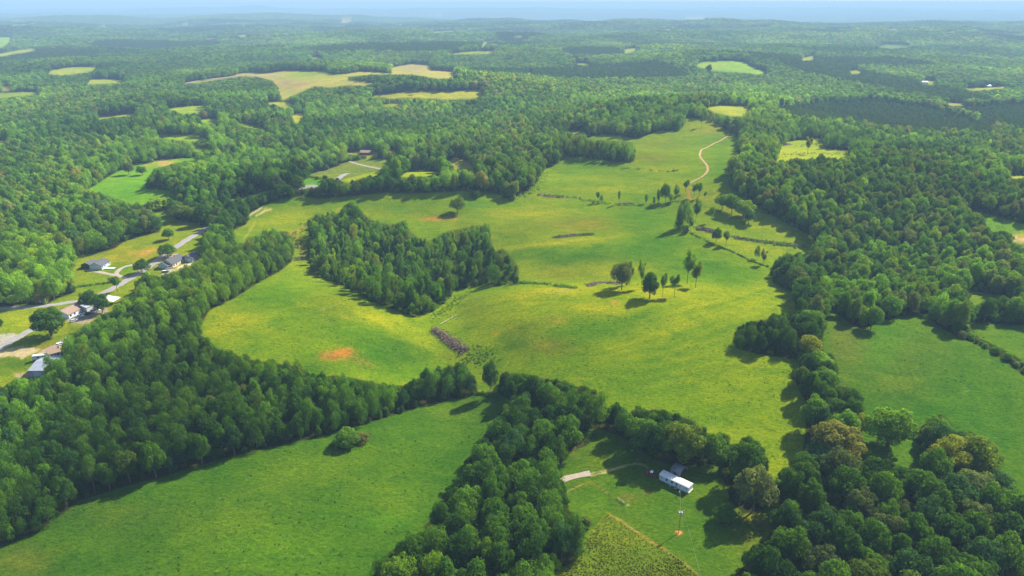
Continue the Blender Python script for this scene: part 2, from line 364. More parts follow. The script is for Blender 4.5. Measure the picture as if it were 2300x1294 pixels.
    b = list(b)
    b[5] = min(b[5] * 1.3, 1.1)  # stronger patches put relief shading into the grass colour
    blob(*b)
# bare red soil
for b in [
    (745, 800, 17, 6, SOIL, 1.2), (770, 791, 17, 8, SOIL, 1.3), (760, 797, 28, 9, SOIL, .9), (728, 801, 10, 4, SOIL, .8), (812, 813, 24, 9, (.17, .135, .035), .9, 15), (985, 492, 26, 3.2, SOIL, 1.2), (1000, 489, 26, 2.6, SOIL, .7), (960, 495, 12, 2, SOIL, .5), (1010, 491, 14, 2, (.40, .2, .06), .5),
    (1381, 680, 8, 4, (.42, .20, .05), .7), (330, 565, 20, 6, (.45, .22, .06), .8, -20), (293, 567, 8, 4, (.40, .22, .06), .6), (1525, 1197, 6, 3.4, SOIL, 1.3), (1518, 1172, 4, 2, (.3, .15, .04), .5),
    (1113, 750, 6, 4, (.36, .19, .05), .5), (725, 696, 4, 3, (.40, .26, .10), .8), (778, 714, 6, 3, (.36, .22, .06), .6), (1300, 1000, 18, 5, (.30, .19, .11), .9, -35), (1690, 1160, 16, 4, (.30, .18, .06), .7), (1725, 1195, 6, 10, (.26, .17, .07), .6),
    (2288, 537, 14, 9, (.52, .33, .18), 1.2), (668, 545, 10, 12, (.24, .15, .05), .7), (682, 562, 12, 10, (.20, .13, .045), .7), (655, 525, 14, 6, (.30, .17, .05), .7), (1546, 432, 4, 8, SOIL, .6), (1550, 448, 5, 3, (.42, .20, .06), .7),
    (795, 345, 9, 2, (.40, .30, .14), .8), (1535, 447, 12, 5, (.22, .19, .03), .5), (1640, 475, 24, 5, (.22, .17, .03), .5, 25), (1690, 487, 12, 10, (.13, .13, .02), .5), (1410, 1134, 4, 1.5, CONC, .5),
    (1262, 654, 30, 3, (.30, .25, .10), .5),
]:
    blob(*b)
# worn tracks
TR = (.44, .22, .085)
stroke([(1548, 440), (1545, 425)], 3.4, (.34, .16, .05), .7)
stroke([(720, 488), (760, 472), (780, 466)], 2.0, (.33, .26, .06), .7)
stroke([(655, 528), (690, 505)], 3, (.32, .18, .05), .6)
stroke([(548, 535), (562, 515), (572, 496)], 1.0, (.34, .30, .08), .8)
stroke([(552, 535), (566, 515), (575, 496)], 1.0, (.34, .30, .08), .6)
stroke([(575, 485), (588, 478), (600, 472), (610, 470)], 1.6, (.55, .46, .30), .9)
stroke([(590, 476), (597, 467)], 1.0, (.55, .46, .30), .8)
stroke([(560, 484), (588, 466)], 2.2, (.55, .46, .32), .9)
stroke([(898, 446), (922, 438)], .9, (.33, .28, .10), .7)
stroke([(1327, 1069), (1360, 1061), (1405, 1047)], 1.5, (.44, .36, .19), .95)
stroke([(1325, 1064), (1360, 1056), (1404, 1046)], 1.4, (.44, .36, .19), .9)
stroke([(1405, 1046), (1425, 1042), (1440, 1043), (1455, 1050)], 2.0, (.36, .30, .15), .9)
stroke([(1272, 1105), (1308, 1088)], 1.6, (.30, .21, .09), .8)
stroke([(1308, 1088), (1330, 1083), (1350, 1097), (1375, 1114)], 1.8, (.19, .15, .05), .6)
stroke([(1369, 1154), (1393, 1169), (1432, 1196)], 2.4, (.32, .21, .06), .7)
stroke([(1432, 1196), (1464, 1217), (1498, 1238)], 3.0, (.28, .16, .05), .65)
stroke([(1498, 1240), (1537, 1265), (1576, 1298)], 2.8, (.26, .18, .06), .6)
stroke([(1575, 1140), (1610, 1150), (1650, 1158)], 1.6, (.05, .11, .012), .5)
stroke([(1500, 1210), (1545, 1268)], 1.0, (.09, .16, .014), .4)
for k in range(14):       # grazing paths and mown lines that follow the slopes
    o = k * 15
    stroke([(1770 - o * .4, 640 + o * .9), (1640 - o * .5, 690 + o), (1480 - o * .3, 740 + o * .8), (1330 - o * .2, 790 + o * .35)], 2.2 + (k % 3), (.175, .205, .009) if k % 2 else (.066, .140, .008), .32, 1.0)
for k in range(7):
    stroke([(480 + 8 * k, 690 + 9 * k), (560, 672 + 11 * k), (660, 668 + 12 * k), (760, 690 + 13 * k), (880, 745 + 9 * k)], 2.4, (.16, .20, .009) if k % 2 else (.066, .135, .008), .28, 1.0)
for k in range(8):
    stroke([(880 - 30 * k, 452 + 3 * k), (1050, 462 + 4 * k), (1250, 478 + 4 * k), (1430, 492 + 5 * k)], 1.6, (.16, .19, .010) if k % 2 else (.070, .13, .009), .26, 1.0)
for k in range(6):
    stroke([(1240, 384 + 7 * k), (1350, 372 + 9 * k), (1480, 388 + 8 * k), (1560, 396 + 8 * k)], 1.4, (.16, .19, .010) if k % 2 else (.072, .14, .010), .28, 1.0)
stroke([(1400, 905), (1500, 800), (1610, 730), (1740, 650), (1790, 600)], 4, (.165, .20, .010), .35, 1.0)
stroke([(1100, 860), (1200, 800), (1330, 755), (1480, 715), (1600, 690), (1760, 640)], 5, (.066, .150, .008), .4, 1.0)
for k in range(9):        # swaths left by the mower in the hay field on the right
    o = k * 17
    stroke([(1905 + o, 745), (1915 + o, 800), (1950 + o, 880)], 3.5, (.105, .145, .028), .30, 1.0)
for k in range(7):
    stroke([(1375 + 14 * k, 345 + k), (1400 + 15 * k, 362 + 2 * k)], 1.2, (.12, .11, .025), .35, 1.0)
stroke([(784, 363), (812, 371), (861, 380)], 1.2, (.36, .33, .16), .8)
# paved and gravelled ground round the hamlet
for pts, c in [
    ([(-5, 752), (30, 748), (42, 752), (20, 768), (-5, 785)], (.36, .33, .30)),
    ([(158, 700), (190, 672), (226, 668), (238, 690), (246, 700), (212, 716), (192, 731), (150, 722), (146, 712)], (.30, .24, .18)),
    ([(194, 606), (206, 602), (212, 610), (196, 611)], CONC), ([(396, 600), (430, 588), (434, 592), (418, 600), (400, 606)], CONC),
    ([(362, 613), (378, 604), (400, 605), (384, 614), (366, 621)], (.40, .36, .30)),
    ([(-5, 790), (20, 782), (50, 778), (92, 784), (80, 792), (60, 800), (50, 808), (42, 802), (20, 800), (-5, 805)], (.42, .33, .20)),
    ([(88, 790), (128, 772), (140, 778), (112, 800), (100, 806), (82, 812), (76, 812)], (.36, .29, .20)),
    ([(30, 840), (60, 836), (75, 842), (70, 850), (36, 850)], (.33, .25, .14)),
]:
    r = poly_mask(pts)
    sl, m = r
    colr[sl][m] = c
    grass[sl][m] = 0.15
colr = box_blur(box_blur(colr, 1), 1) * .84
colr[..., 2] *= np.where(colr[..., 1] > colr[..., 0] * .98, .5, .85)
grass = box_blur(grass, 1)


def sample(img, u, v):
    iu = np.clip(np.floor(u).astype(int), 0, W - 1)
    iv = np.clip(np.floor(v).astype(int), 0, HH - 2)
    return img[iv, iu]


# ------------------------------------------------------------------ node helpers and materials
def new_mat(name):
    m = bpy.data.materials.new(name)
    m.use_nodes = True
    nt = m.node_tree
    nt.nodes.clear()
    out = nt.nodes.new("ShaderNodeOutputMaterial")
    return m, nt, out


def node(nt, kind, **kw):
    n = nt.nodes.new(kind)
    for k, v in kw.items():
        if k == 'inp':
            for i, val in v.items():
                n.inputs[i].default_value = val
        else:
            setattr(n, k, v)
    return n


def mix_rgb(nt, fac, a, b, blend='MIX'):
    n = nt.nodes.new("ShaderNodeMix")
    n.data_type = 'RGBA'
    n.blend_type = blend
    for sock, val in ((n.inputs['Factor'], fac), (n.inputs[6], a), (n.inputs[7], b)):
        if hasattr(val, 'links'):
            nt.links.new(val, sock)
        else:
            sock.default_value = val
    return n.outputs[2]


def math_n(nt, op, a, b=0.0, clamp=False):
    n = nt.nodes.new("ShaderNodeMath")
    n.operation = op
    n.use_clamp = clamp
    for sock, val in ((n.inputs[0], a), (n.inputs[1], b)):
        if hasattr(val, 'links'):
            nt.links.new(val, sock)
        else:
            sock.default_value = val
    return n.outputs[0]


def ramp(nt, fac, stops):
    n = nt.nodes.new("ShaderNodeValToRGB")
    e = n.color_ramp.elements
    while len(e) < len(stops):
        e.new(0.5)
    for el, (p, c) in zip(e, stops):
        el.position = p
        el.color = (*c, 1) if len(c) == 3 else c
    nt.links.new(fac, n.inputs[0])
    return n.outputs[0]


def noise(nt, vec, scale, detail=4, rough=0.6, dist=0.0):
    n = nt.nodes.new("ShaderNodeTexNoise")
    n.inputs['Scale'].default_value = scale
    n.inputs['Detail'].default_value = detail
    n.inputs['Roughness'].default_value = rough
    n.inputs['Distortion'].default_value = dist
    if vec is not None:
        nt.links.new(vec, n.inputs['Vector'])
    return n.outputs['Fac']


def plain_mat(name, col, rough=0.8, var=0.15, scale=1.5, metal=0.0, spec=0.3):
    """Painted, weathered or dusty surface: one colour with grime and streaks."""
    m, nt, out = new_mat(name)
    tc = nt.nodes.new("ShaderNodeTexCoord")
    f = noise(nt, tc.outputs['Object'], scale, 5, 0.65)
    lo = tuple(c * (1 - var) for c in col)
    hi = tuple(min(c * (1 + var), 0.95) for c in col)
    c = ramp(nt, f, [(0.3, lo), (0.7, hi)])
    b = nt.nodes.new("ShaderNodeBsdfPrincipled")
    nt.links.new(c, b.inputs['Base Color'])
    b.inputs['Roughness'].default_value = rough
    b.inputs['Metallic'].default_value = metal
    b.inputs['Specular IOR Level'].default_value = spec
    nt.links.new(b.outputs[0], out.inputs[0])
    return m


def ground_mat():
    m, nt, out = new_mat("ground")
    geo = nt.nodes.new("ShaderNodeNewGeometry")
    P = geo.outputs['Position']
    a = node(nt, "ShaderNodeAttribute", attribute_name="gcol")
    g = node(nt, "ShaderNodeAttribute", attribute_name="grassy")
    gf = g.outputs['Fac']
    mp = node(nt, "ShaderNodeMapping")
    mp.inputs['Scale'].default_value = (1.0, 1.7, 1.0)
    mp.inputs['Rotation'].default_value = (0, 0, math.radians(24))
    nt.links.new(P, mp.inputs['Vector'])
    V = mp.outputs['Vector']
    n1 = noise(nt, V, 0.55, 5, 0.72, 0.4)       # tussocks
    n2 = noise(nt, V, 0.060, 5, 0.66, 0.8)      # patches
    n3 = noise(nt, P, 0.013, 3, 0.6, 0.3)       # broad drift
    n4 = noise(nt, P, 1.6, 3, 0.75)
    k1 = ramp(nt, n1, [(0.30, (.46, .56, .62)), (0.5, (.97, .98, .95)), (0.71, (1.46, 1.34, 1.15))])
    k2 = ramp(nt, n2, [(0.30, (.62, .80, .90)), (0.5, (1, 1, 1)), (0.70, (1.34, 1.15, .90))])
    k3 = ramp(nt, n3, [(0.32, (.80, .92, .95)), (0.66, (1.20, 1.07, 1.0))])
    k4 = ramp(nt, n4, [(0.35, (.78, .78, .82)), (0.65, (1.2, 1.2, 1.15))])
    c = a.outputs['Color']
    cg = mix_rgb(nt, 1.0, c, k1, 'MULTIPLY')
    cg = mix_rgb(nt, 1.0, cg, k2, 'MULTIPLY')
    cg = mix_rgb(nt, 1.0, cg, k3, 'MULTIPLY')
    cg = mix_rgb(nt, 0.7, cg, k4, 'MULTIPLY')
    # small dead or flowering spots in the grass
    vo = node(nt, "ShaderNodeTexVoronoi", feature='F1')
    vo.inputs['Scale'].default_value = 0.16
    nt.links.new(V, vo.inputs['Vector'])
    sp = math_n(nt, 'LESS_THAN', vo.outputs['Distance'], math_n(nt, 'MULTIPLY', math_n(nt, 'SUBTRACT', n2, 0.52), 1.0))
    cg = mix_rgb(nt, math_n(nt, 'MULTIPLY', sp, 0.45), cg, (.22, .20, .045, 1))
    cf = mix_rgb(nt, 1.0, c, k1, 'MULTIPLY')
    cc = mix_rgb(nt, gf, cf, cg)
    d = node(nt, "ShaderNodeBsdfDiffuse")
    nt.links.new(cc, d.inputs['Color'])
    bm = node(nt, "ShaderNodeBump")
    bm.inputs['Strength'].default_value = 0.8
    bm.inputs['Distance'].default_value = 0.55
    nt.links.new(math_n(nt, 'ADD', n1, math_n(nt, 'MULTIPLY', n4, 0.35)), bm.inputs['Height'])
    nt.links.new(bm.outputs[0], d.inputs['Normal'])
    nt.links.new(d.outputs[0], out.inputs[0])
    return m


def leaf_mat(name, trans=0.50):
    m, nt, out = new_mat(name)
    t = node(nt, "ShaderNodeAttribute", attribute_name="tint", attribute_type='INSTANCER')
    v = node(nt, "ShaderNodeAttribute", attribute_name="leafvar")
    k = ramp(nt, v.outputs['Fac'], [(0.0, (.60, .66, .72)), (0.5, (1, 1, 1)), (1.0, (1.48, 1.34, 1.05))])
    c = mix_rgb(nt, 1.0, t.outputs['Color'], k, 'MULTIPLY')
    d = node(nt, "ShaderNodeBsdfDiffuse")
    tr = node(nt, "ShaderNodeBsdfTranslucent")
    nt.links.new(c, d.inputs['Color'])
    c2 = mix_rgb(nt, 1.0, c, (1.25, 1.15, .45, 1), 'MULTIPLY')
    nt.links.new(c2, tr.inputs['Color'])
    mx = node(nt, "ShaderNodeMixShader")
    mx.inputs[0].default_value = trans
    nt.links.new(d.outputs[0], mx.inputs[1])
    nt.links.new(tr.outputs[0], mx.inputs[2])
    nt.links.new(mx.outputs[0], out.inputs[0])
    return m


M_GROUND = ground_mat()
M_LEAF = leaf_mat("leaves")
M_BARK = plain_mat("bark", (.13, .10, .075), 0.95, 0.3, 3.0)
M_ASPH = plain_mat("asphalt", (.24, .22, .20), 0.95, 0.14, 0.25)
M_CONC = plain_mat("concrete", (.30, .245, .19), 0.95, 0.12, 0.4)
M_DIRT = plain_mat("worn_dirt", (.30, .185, .075), 1.0, 0.2, 0.3)
M_WHITE = plain_mat("white_siding", (.50, .56, .62), 0.6, 0.06, 0.9)  # bluish dimming of the shaded trailer wall is put into this white
M_WHITEROOF = plain_mat("white_metal_roof", (.60, .60, .59), 0.55, 0.06, 0.5)
M_GREYROOF = plain_mat("grey_shingle", (.075, .08, .092), 0.9, 0.2, 1.2)
M_BROWNROOF = plain_mat("brown_shingle", (.24, .17, .125), 0.9, 0.2, 1.2)
M_TINROOF = plain_mat("tin_roof", (.27, .30, .34), 0.6, 0.12, 0.6, 0.2)
M_SHED = plain_mat("weathered_tin", (.21, .20, .22), 0.6, 0.25, 0.8, 0.35)
M_GREYWALL = plain_mat("grey_siding", (.33, .34, .36), 0.8, 0.08, 0.8)
M_BRICK = plain_mat("red_brick", (.30, .105, .085), 0.95, 0.2, 2.0)
M_CREAM = plain_mat("cream_siding", (.62, .50, .33), 0.8, 0.08, 0.8)
M_GLASS = plain_mat("dark_glass", (.03, .04, .055), 0.12, 0.1, 1.0, 0.0, 0.6)
M_WOOD = plain_mat("grey_wood", (.30, .25, .19), 0.95, 0.25, 2.0)
M_POLE = plain_mat("pole_wood", (.17, .12, .085), 0.95, 0.25, 2.0)
M_POT = plain_mat("transformer_grey", (.58, .60, .60), 0.5, 0.06, 1.0, 0.2)
M_WIRE = plain_mat("wire", (.32, .33, .33), 0.5, 0.05, 1.0, 0.3)
M_RED = plain_mat("red_paint", (.30, .030, .026), 0.4, 0.15, 1.0, 0.0, 0.5)
M_CARWHITE = plain_mat("white_paint", (.80, .80, .80), 0.35, 0.03, 1.0, 0.0, 0.5)
M_CARDARK = plain_mat("dark_paint", (.03, .03, .035), 0.35, 0.1, 1.0, 0.0, 0.5)
M_SILVER = plain_mat("silver_paint", (.52, .55, .60), 0.35, 0.05, 1.0, 0.2, 0.5)
M_TYRE = plain_mat("tyre", (.025, .025, .025), 0.9, 0.1, 1.0)
M_RIM = plain_mat("rim", (.5, .5, .5), 0.4, 0.05, 1.0, 0.6)
M_STICK = plain_mat("dead_wood", (.150, .105, .072), 0.95, 0.6, 0.9)
M_PALE = plain_mat("pale_log", (.38, .32, .22), 0.9, 0.15, 1.3)

# ------------------------------------------------------------------ ground: one sheet to the horizon, finer where the camera sees it close
def build_ground():
    fine = np.radians(np.linspace(-44, 44, 880))
    side = np.radians(np.linspace(44, 316, 70)[1:-1])
    th = np.concatenate([fine, side])
    rad = [2.0, 40.0, 80.0]
    r = 110.0
    while r < 70000:
        rad.append(r)
        px = (r * r + H * H) / (H * 692.0)
        r += max(0.75 * px, 0.55)
    rad = np.array(rad)
    R, T = np.meshgrid(rad, th, indexing='ij')
    X, Y = R * np.sin(T), R * np.cos(T)
    Z = hgt(X, Y)
    u, v, dep = project(X, Y, Z)
    c = sample(colr, u, v)
    gr = sample(grass, u, v)
    behind = (Y < 20)
    c[behind] = DEEP
    gr[behind] = 1.0
    # beyond the last single trees the wood is a closed roof of crowns
    far = np.clip((R - 6500) / 1500, 0, 1) * (1 - gr)
    roof = vnoise(X / 26, Y / 40, 11) * 0.5 + 0.5
    Z = Z + far * (10 + 7 * roof)
    pine = vnoise(X / 900, Y / 900, 12)
    cn = np.stack([.052 + .02 * pine, .100 + .03 * pine, .022 + 0 * pine], -1) * (0.7 + 0.6 * roof)[..., None]
    c = c * (1 - far[..., None]) + cn * far[..., None]
    nr, nt_ = R.shape
    co = np.stack([X, Y, Z], -1).reshape(-1, 3)
    i = np.arange(nr * nt_).reshape(nr, nt_)
    ip = np.roll(i, -1, axis=1)
    q = np.stack([i[:-1], ip[:-1], ip[1:], i[1:]], -1).reshape(-1, 4)
    me = mesh_np("ground", co, q, [M_GROUND], smooth=True)
    a = me.attributes.new("gcol", 'FLOAT_COLOR', 'POINT')
    a.data.foreach_set("color", np.concatenate([c.reshape(-1, 3), np.ones((len(co), 1))], 1).astype(np.float32).ravel())
    a = me.attributes.new("grassy", 'FLOAT', 'POINT')
    a.data.foreach_set("value", gr.astype(np.float32).ravel())
    o = bpy.data.objects.new("ground", me)
    o["kind"] = "structure"
    scene.collection.objects.link(o)
    return o


def mesh_np(name, co, quads, mats, mat_idx=None, smooth=False):
    me = bpy.data.meshes.new(name)
    co = np.asarray(co, np.float32)
    quads = np.asarray(quads, np.int32)
    k = quads.shape[1]
    me.vertices.add(len(co))
    me.vertices.foreach_set("co", co.ravel())
    me.loops.add(quads.size)
    me.loops.foreach_set("vertex_index", quads.ravel())
    me.polygons.add(len(quads))
    me.polygons.foreach_set("loop_start", np.arange(0, quads.size, k, dtype=np.int32))
    for m in mats:
        me.materials.append(m)
    if mat_idx is not None:
        me.polygons.foreach_set("material_index", np.asarray(mat_idx, np.int32))
    me.polygons.foreach_set("use_smooth", np.full(len(quads), smooth, bool))
    me.update(calc_edges=True)
    me.validate()
    return me


build_ground()
# ------------------------------------------------------------------ trees: crowns of many leaf clumps round lobes, tapered trunks with limbs
def unit(n, rng):
    d = rng.normal(size=(n, 3))
    return d / np.linalg.norm(d, axis=1, keepdims=True)


def leaf_cloud(lobes, n, size, rng, up=0.25, squash=1.0, tilt=0.42, inner=0.74):
    """Leaf clumps spread through and over the lobes. lobes: rows of x, y, z, rx, ry, rz."""
    lobes = np.asarray(lobes, float)
    wgt = (lobes[:, 3] * lobes[:, 5]) ** 1.0
    li = rng.choice(len(lobes), size=n, p=wgt / wgt.sum())
    d = unit(n, rng)
    d[:, 2] += up
    d /= np.linalg.norm(d, axis=1, keepdims=True)
    rr = inner + (1.06 - inner) * rng.random(n) ** 0.7 + .16 * rng.random(n) ** 4
    p = lobes[li, :3] + d * lobes[li, 3:] * rr[:, None]
    nrm = d / lobes[li, 3:]
    nrm /= np.linalg.norm(nrm, axis=1, keepdims=True)
    nrm = nrm + tilt * unit(n, rng)
    nrm /= np.linalg.norm(nrm, axis=1, keepdims=True)
    t = np.cross(nrm, unit(n, rng))
    t /= np.linalg.norm(t, axis=1, keepdims=True) + 1e-9
    b = np.cross(nrm, t)
    s = size * (0.55 + 0.9 * rng.random(n))[:, None]
    k = (0.7 + 0.5 * rng.random(n))[:, None]
    bend = nrm * s * 0.25
    co = np.stack([p - t * s, p - b * s * k + bend, p + t * s, p + b * s * k - bend], 1).reshape(-1, 3)
    q = np.arange(4 * n).reshape(n, 4)
    lobe_var = rng.random(len(lobes))
    var = np.clip(0.5 + 0.30 * (lobe_var[li] - 0.5) + 0.55 * (rng.random(n) - 0.5) + 0.10 * (p[:, 2] - 0.6), 0, 1)
    return co, q, np.repeat(var, 4)


def tubes(segs, sides=6):
    """Tapered limbs. segs: (p0, p1, r0, r1)."""
    co, q = [], []
    for p0, p1, r0, r1 in segs:
        p0, p1 = np.array(p0, float), np.array(p1, float)
        a = p1 - p0
        a /= np.linalg.norm(a) + 1e-9
        h = np.array([0, 0, 1.0]) if abs(a[2]) < 0.9 else np.array([1.0, 0, 0])
        e1 = np.cross(a, h)
        e1 /= np.linalg.norm(e1)
        e2 = np.cross(a, e1)
        base = len(co)
        for p, r in ((p0, r0), (p1, r1)):
            for k in range(sides):
                an = 2 * math.pi * k / sides
                co.append(p + r * (math.cos(an) * e1 + math.sin(an) * e2))
        for k in range(sides):
            k2 = (k + 1) % sides
            q.append((base + k, base + k2, base + sides + k2, base + sides + k))
    return np.array(co), np.array(q)


def lobes_on(rng, n, zc, rx, rz, lr, flat_top=0.0, zmin=-0.55, taper=0.0):
    out = []
    tries = 0
    while len(out) < n and tries < 4000:
        tries += 1
        d = unit(1, rng)[0]
        if d[2] < zmin:
            continue
        k = 0.62 + 0.16 * rng.random()
        z = zc + d[2] * rz * k
        sq = 1.0 - taper * max(0.0, (z - zc) / rz)
        p = np.array([d[0] * rx * k * sq, d[1] * rx * k * sq, z])
        r = lr * (0.75 + 0.5 * rng.random()) * (0.8 + 0.2 * sq)
        if all(np.linalg.norm(p - o[:3]) > 0.62 * (r + o[3]) for o in out) or tries > 2500:
            out.append(np.array([*p, r, r, r * 0.85]))
    out.append(np.array([0, 0, zc, rx * 0.72, rx * 0.72, rz * 0.80]))
    return out


def ragged(L, rng, amt=.22):
    """Uneven outline: some boughs reach out, some sides are thin."""
    a, b = rng.random() * 6.283, rng.random() * 6.283
    out = []
    for o in L[:-1]:
        an = math.atan2(o[1], o[0])
        k = 1 + amt * math.sin(an + a) + amt * .7 * math.sin(2 * an + b) + .16 * (rng.random() - .5)
        o = o.copy()
        o[0] *= k
        o[1] *= k
        o[2] += .05 * math.sin(an * 2 + a) + .05 * (rng.random() - .5)
        o[3:] *= .78 + .55 * rng.random()
        out.append(o)
    c = L[-1].copy()
    c[3:] *= .9
    return out + [c]


def make_round(seed, n, leaf):
    rng = np.random.default_rng(seed)
    L = ragged(lobes_on(rng, 18, 0.56, 0.50, 0.42, 0.165), rng)
    crown = leaf_cloud(L, n, leaf, rng)
    segs = [((0, 0, -0.03), (0.01, 0.0, 0.30), 0.028, 0.021), ((0.01, 0, 0.30), (0.0, 0.02, 0.62), 0.021, 0.010)]
    for o in L[:7]:
        segs.append(((0.008, 0, 0.24 + 0.10 * rng.random()), (o[0] * .8, o[1] * .8, o[2] - .02), 0.012, 0.004))
    return crown, tubes(segs)


def make_oak(seed, n, leaf):
    """Broad open-grown crown, wider than the lobed woodland one, clumps hanging low."""
    rng = np.random.default_rng(seed)
    L = ragged(lobes_on(rng, 26, 0.55, 0.50, 0.44, 0.125, zmin=-0.7), rng, .14)
    crown = leaf_cloud(L[:-1] + [np.array([0, 0, 0.55, .30, .30, .30])], n, leaf, rng, inner=0.6)
    segs = [((0, 0, -0.03), (0.0, 0.0, 0.26), 0.040, 0.030)]
    for o in L[:12]:
        segs.append(((0, 0, 0.20 + 0.08 * rng.random()), (o[0] * .85, o[1] * .85, o[2]), 0.016, 0.004))
    return crown, tubes(segs)


def make_narrow(seed, n, leaf):
    """Young forest tree: slim pointed crown of stacked, upright tufts."""
    rng = np.random.default_rng(seed)
    L = []
    for k in range(19):
        z = 0.26 + 0.66 * (k + rng.random()) / 19
        w = 0.36 * math.sin(math.pi * min(1.0, (1.02 - z) / 0.80) ** 0.75 * 0.62) + 0.03
        an = rng.random() * 6.283
        rr = 0.55 * w + 0.06 * rng.random()
        r = 0.10 + 0.32 * w * (0.6 + 0.5 * rng.random())
        L.append(np.array([rr * math.cos(an) * 1.3, rr * math.sin(an) * 1.3, z, r * 1.1, r * 1.1, r * 0.8]))
    L.append(np.array([0, 0, 0.92, .13, .13, .09]))
    L.append(np.array([0, 0, 0.52, .27, .27, .33]))
    crown = leaf_cloud(L, n, leaf, rng, up=0.2, inner=0.66)
    segs = [((0, 0, -0.03), (0, 0, 0.45), 0.016, 0.012), ((0, 0, 0.45), (0, 0, 0.9), 0.012, 0.004)]
    for o in L[:8]:
        segs.append(((0, 0, o[2] - 0.09), (o[0], o[1], o[2]), 0.006, 0.002))
    return crown, tubes(segs, 5)


def make_sparse(seed, n, leaf, bare=0.42):
    """Thinly leaved tree left standing when the wood was cleared: bare forked stem, tufts above."""
    rng = np.random.default_rng(seed)
    L, segs = [], []
    forks = 2 if seed % 2 else 3
    segs.append(((0, 0, -0.03), (0.01, 0.01, bare), 0.020, 0.015))
    for f in range(forks):
        an = 6.283 * (f + 0.4 * rng.random()) / forks
        tip = np.array([0.22 * math.cos(an), 0.22 * math.sin(an), 0.84 + 0.12 * rng.random()])
        b = np.array([0.01, 0.01, bare - 0.04 * f])
        mid = b + (tip - b) * 0.5 + np.array([0, 0, 0.04])
        segs += [(b, mid, 0.012, 0.009), (mid, tip, 0.009, 0.003)]
        for k in range(7):
            t = 0.25 + 0.75 * rng.random()
            c = b + (tip - b) * t
            o = c + unit(1, rng)[0] * np.array([.17, .17, .09]) * (0.5 + 0.6 * rng.random())
            r = 0.088 + 0.06 * rng.random()
            L.append(np.array([*o, r * 1.15, r * 1.15, r]))
            segs.append((c, o, 0.005, 0.002))
        L.append(np.array([*tip, .09, .09, .06]))
    crown = leaf_cloud(L, n, leaf, rng, inner=0.25, tilt=0.9)
    return crown, tubes(segs, 5)


def make_conifer(seed, n, leaf):
    """Cedar or pine: a dense dark cone with ragged tiers."""
    rng = np.random.default_rng(seed)
    L = []
    for k in range(30):
        z = 0.12 + 0.82 * (k + rng.random()) / 30
        w = 0.40 * (1.0 - z) ** 0.75 + 0.035
        an = k * 2.4 + rng.random()
        L.append(np.array([w * .65 * math.cos(an), w * .65 * math.sin(an), z, 0.05 + w * .42, 0.05 + w * .42, 0.06 + w * .16]))
    L.append(np.array([0, 0, .45, .20, .20, .34]))
    crown = leaf_cloud(L, n, leaf, rng, up=0.1, inner=0.6)
    return crown, tubes([((0, 0, -0.03), (0, 0, 0.95), 0.020, 0.004)], 5)


def make_shrub(seed, n, leaf):
    """Low bush leafed down to the ground."""
    rng = np.random.default_rng(seed)
    L = lobes_on(rng, 12, 0.40, 0.52, 0.50, 0.22, zmin=-0.35)
    crown = leaf_cloud(L, n, leaf, rng, up=0.15)
    segs = [((0.02 * k - 0.04, 0.03 * (k % 2), -0.05), (L[k][0] * .7, L[k][1] * .7, L[k][2] * .8), 0.020, 0.006) for k in range(5)]
    return crown, tubes(segs, 5)


PROTO = {}          # kind -> [(crown mesh, trunk mesh, joined mesh), ...]


def add_proto(kind, crown, trunk):
    co, q, var = crown
    tc, tq = trunk
    cm = mesh_np(kind + "_crown", co, q, [M_LEAF])
    a = cm.attributes.new("leafvar", 'FLOAT', 'POINT')
    a.data.foreach_set("value", var.astype(np.float32))
    tm = mesh_np(kind + "_trunk", tc, tq, [M_BARK], smooth=True)
    jm = mesh_np(kind + "_joined", np.concatenate([co, tc]), np.concatenate([q, tq + len(co)]), [M_LEAF, M_BARK],
                 np.concatenate([np.zeros(len(q), int), np.ones(len(tq), int)]))
    a = jm.attributes.new("leafvar", 'FLOAT', 'POINT')
    a.data.foreach_set("value", np.concatenate([var, np.full(len(tc), .5)]).astype(np.float32))
    PROTO.setdefault(kind, []).append((cm, tm, jm))


for s in range(8):
    add_proto("round", *make_round(100 + s, 5200, 0.023))
for s in range(3):
    add_proto("oak", *make_oak(140 + s, 8000, 0.019))
for s in range(7):
    add_proto("narrow", *make_narrow(200 + s, 3400, 0.019))
for s in range(4):
    add_proto("sparse", *make_sparse(300 + s, 3000, 0.021))
add_proto("snag", *make_sparse(351, 110, 0.016))
for s in range(2):
    add_proto("conifer", *make_conifer(400 + s, 3200, 0.020))
for s in range(3):
    add_proto("shrub", *make_shrub(500 + s, 1500, 0.045))
for s in range(6):
    add_proto("far", *make_round(600 + s, 420, 0.075))
for s in range(2):
    add_proto("farnarrow", *make_narrow(620 + s, 300, 0.06))
for s in range(2):
    add_proto("farpine", *make_conifer(640 + s, 260, 0.06))

TINTS = {
    'dark': (.034, .078, .013), 'mid': (.054, .115, .012), 'bright': (.080, .155, .013), 'lime': (.115, .185, .012), 'olive': (.074, .112, .015),
    'tan': (.108, .116, .032), 'grey': (.080, .105, .042), 'blue': (.036, .082, .027), 'brown': (.076, .080, .030), 'gold': (.125, .150, .018),
}
TINTS = {k: (v[0] * 1.88, v[1] * 1.85, v[2] * 1.25) for k, v in TINTS.items()}
TONE_WORD = {'dark': 'dark green', 'mid': 'deep green', 'bright': 'bright green', 'lime': 'yellow-green', 'olive': 'olive green', 'tan': 'tan-coloured', 'grey': 'grey-green',
             'blue': 'bluish green', 'brown': 'brownish', 'gold': 'golden green'}
SHAPE_WORD = {'round': 'round-crowned', 'oak': 'broad', 'narrow': 'slim', 'sparse': 'airy', 'conifer': 'conical', 'shrub': 'low'}

trees = []          # dicts of x y z w h kind tint(name) var tone(rgb) rot label
grid = {}
CELL = 14.0


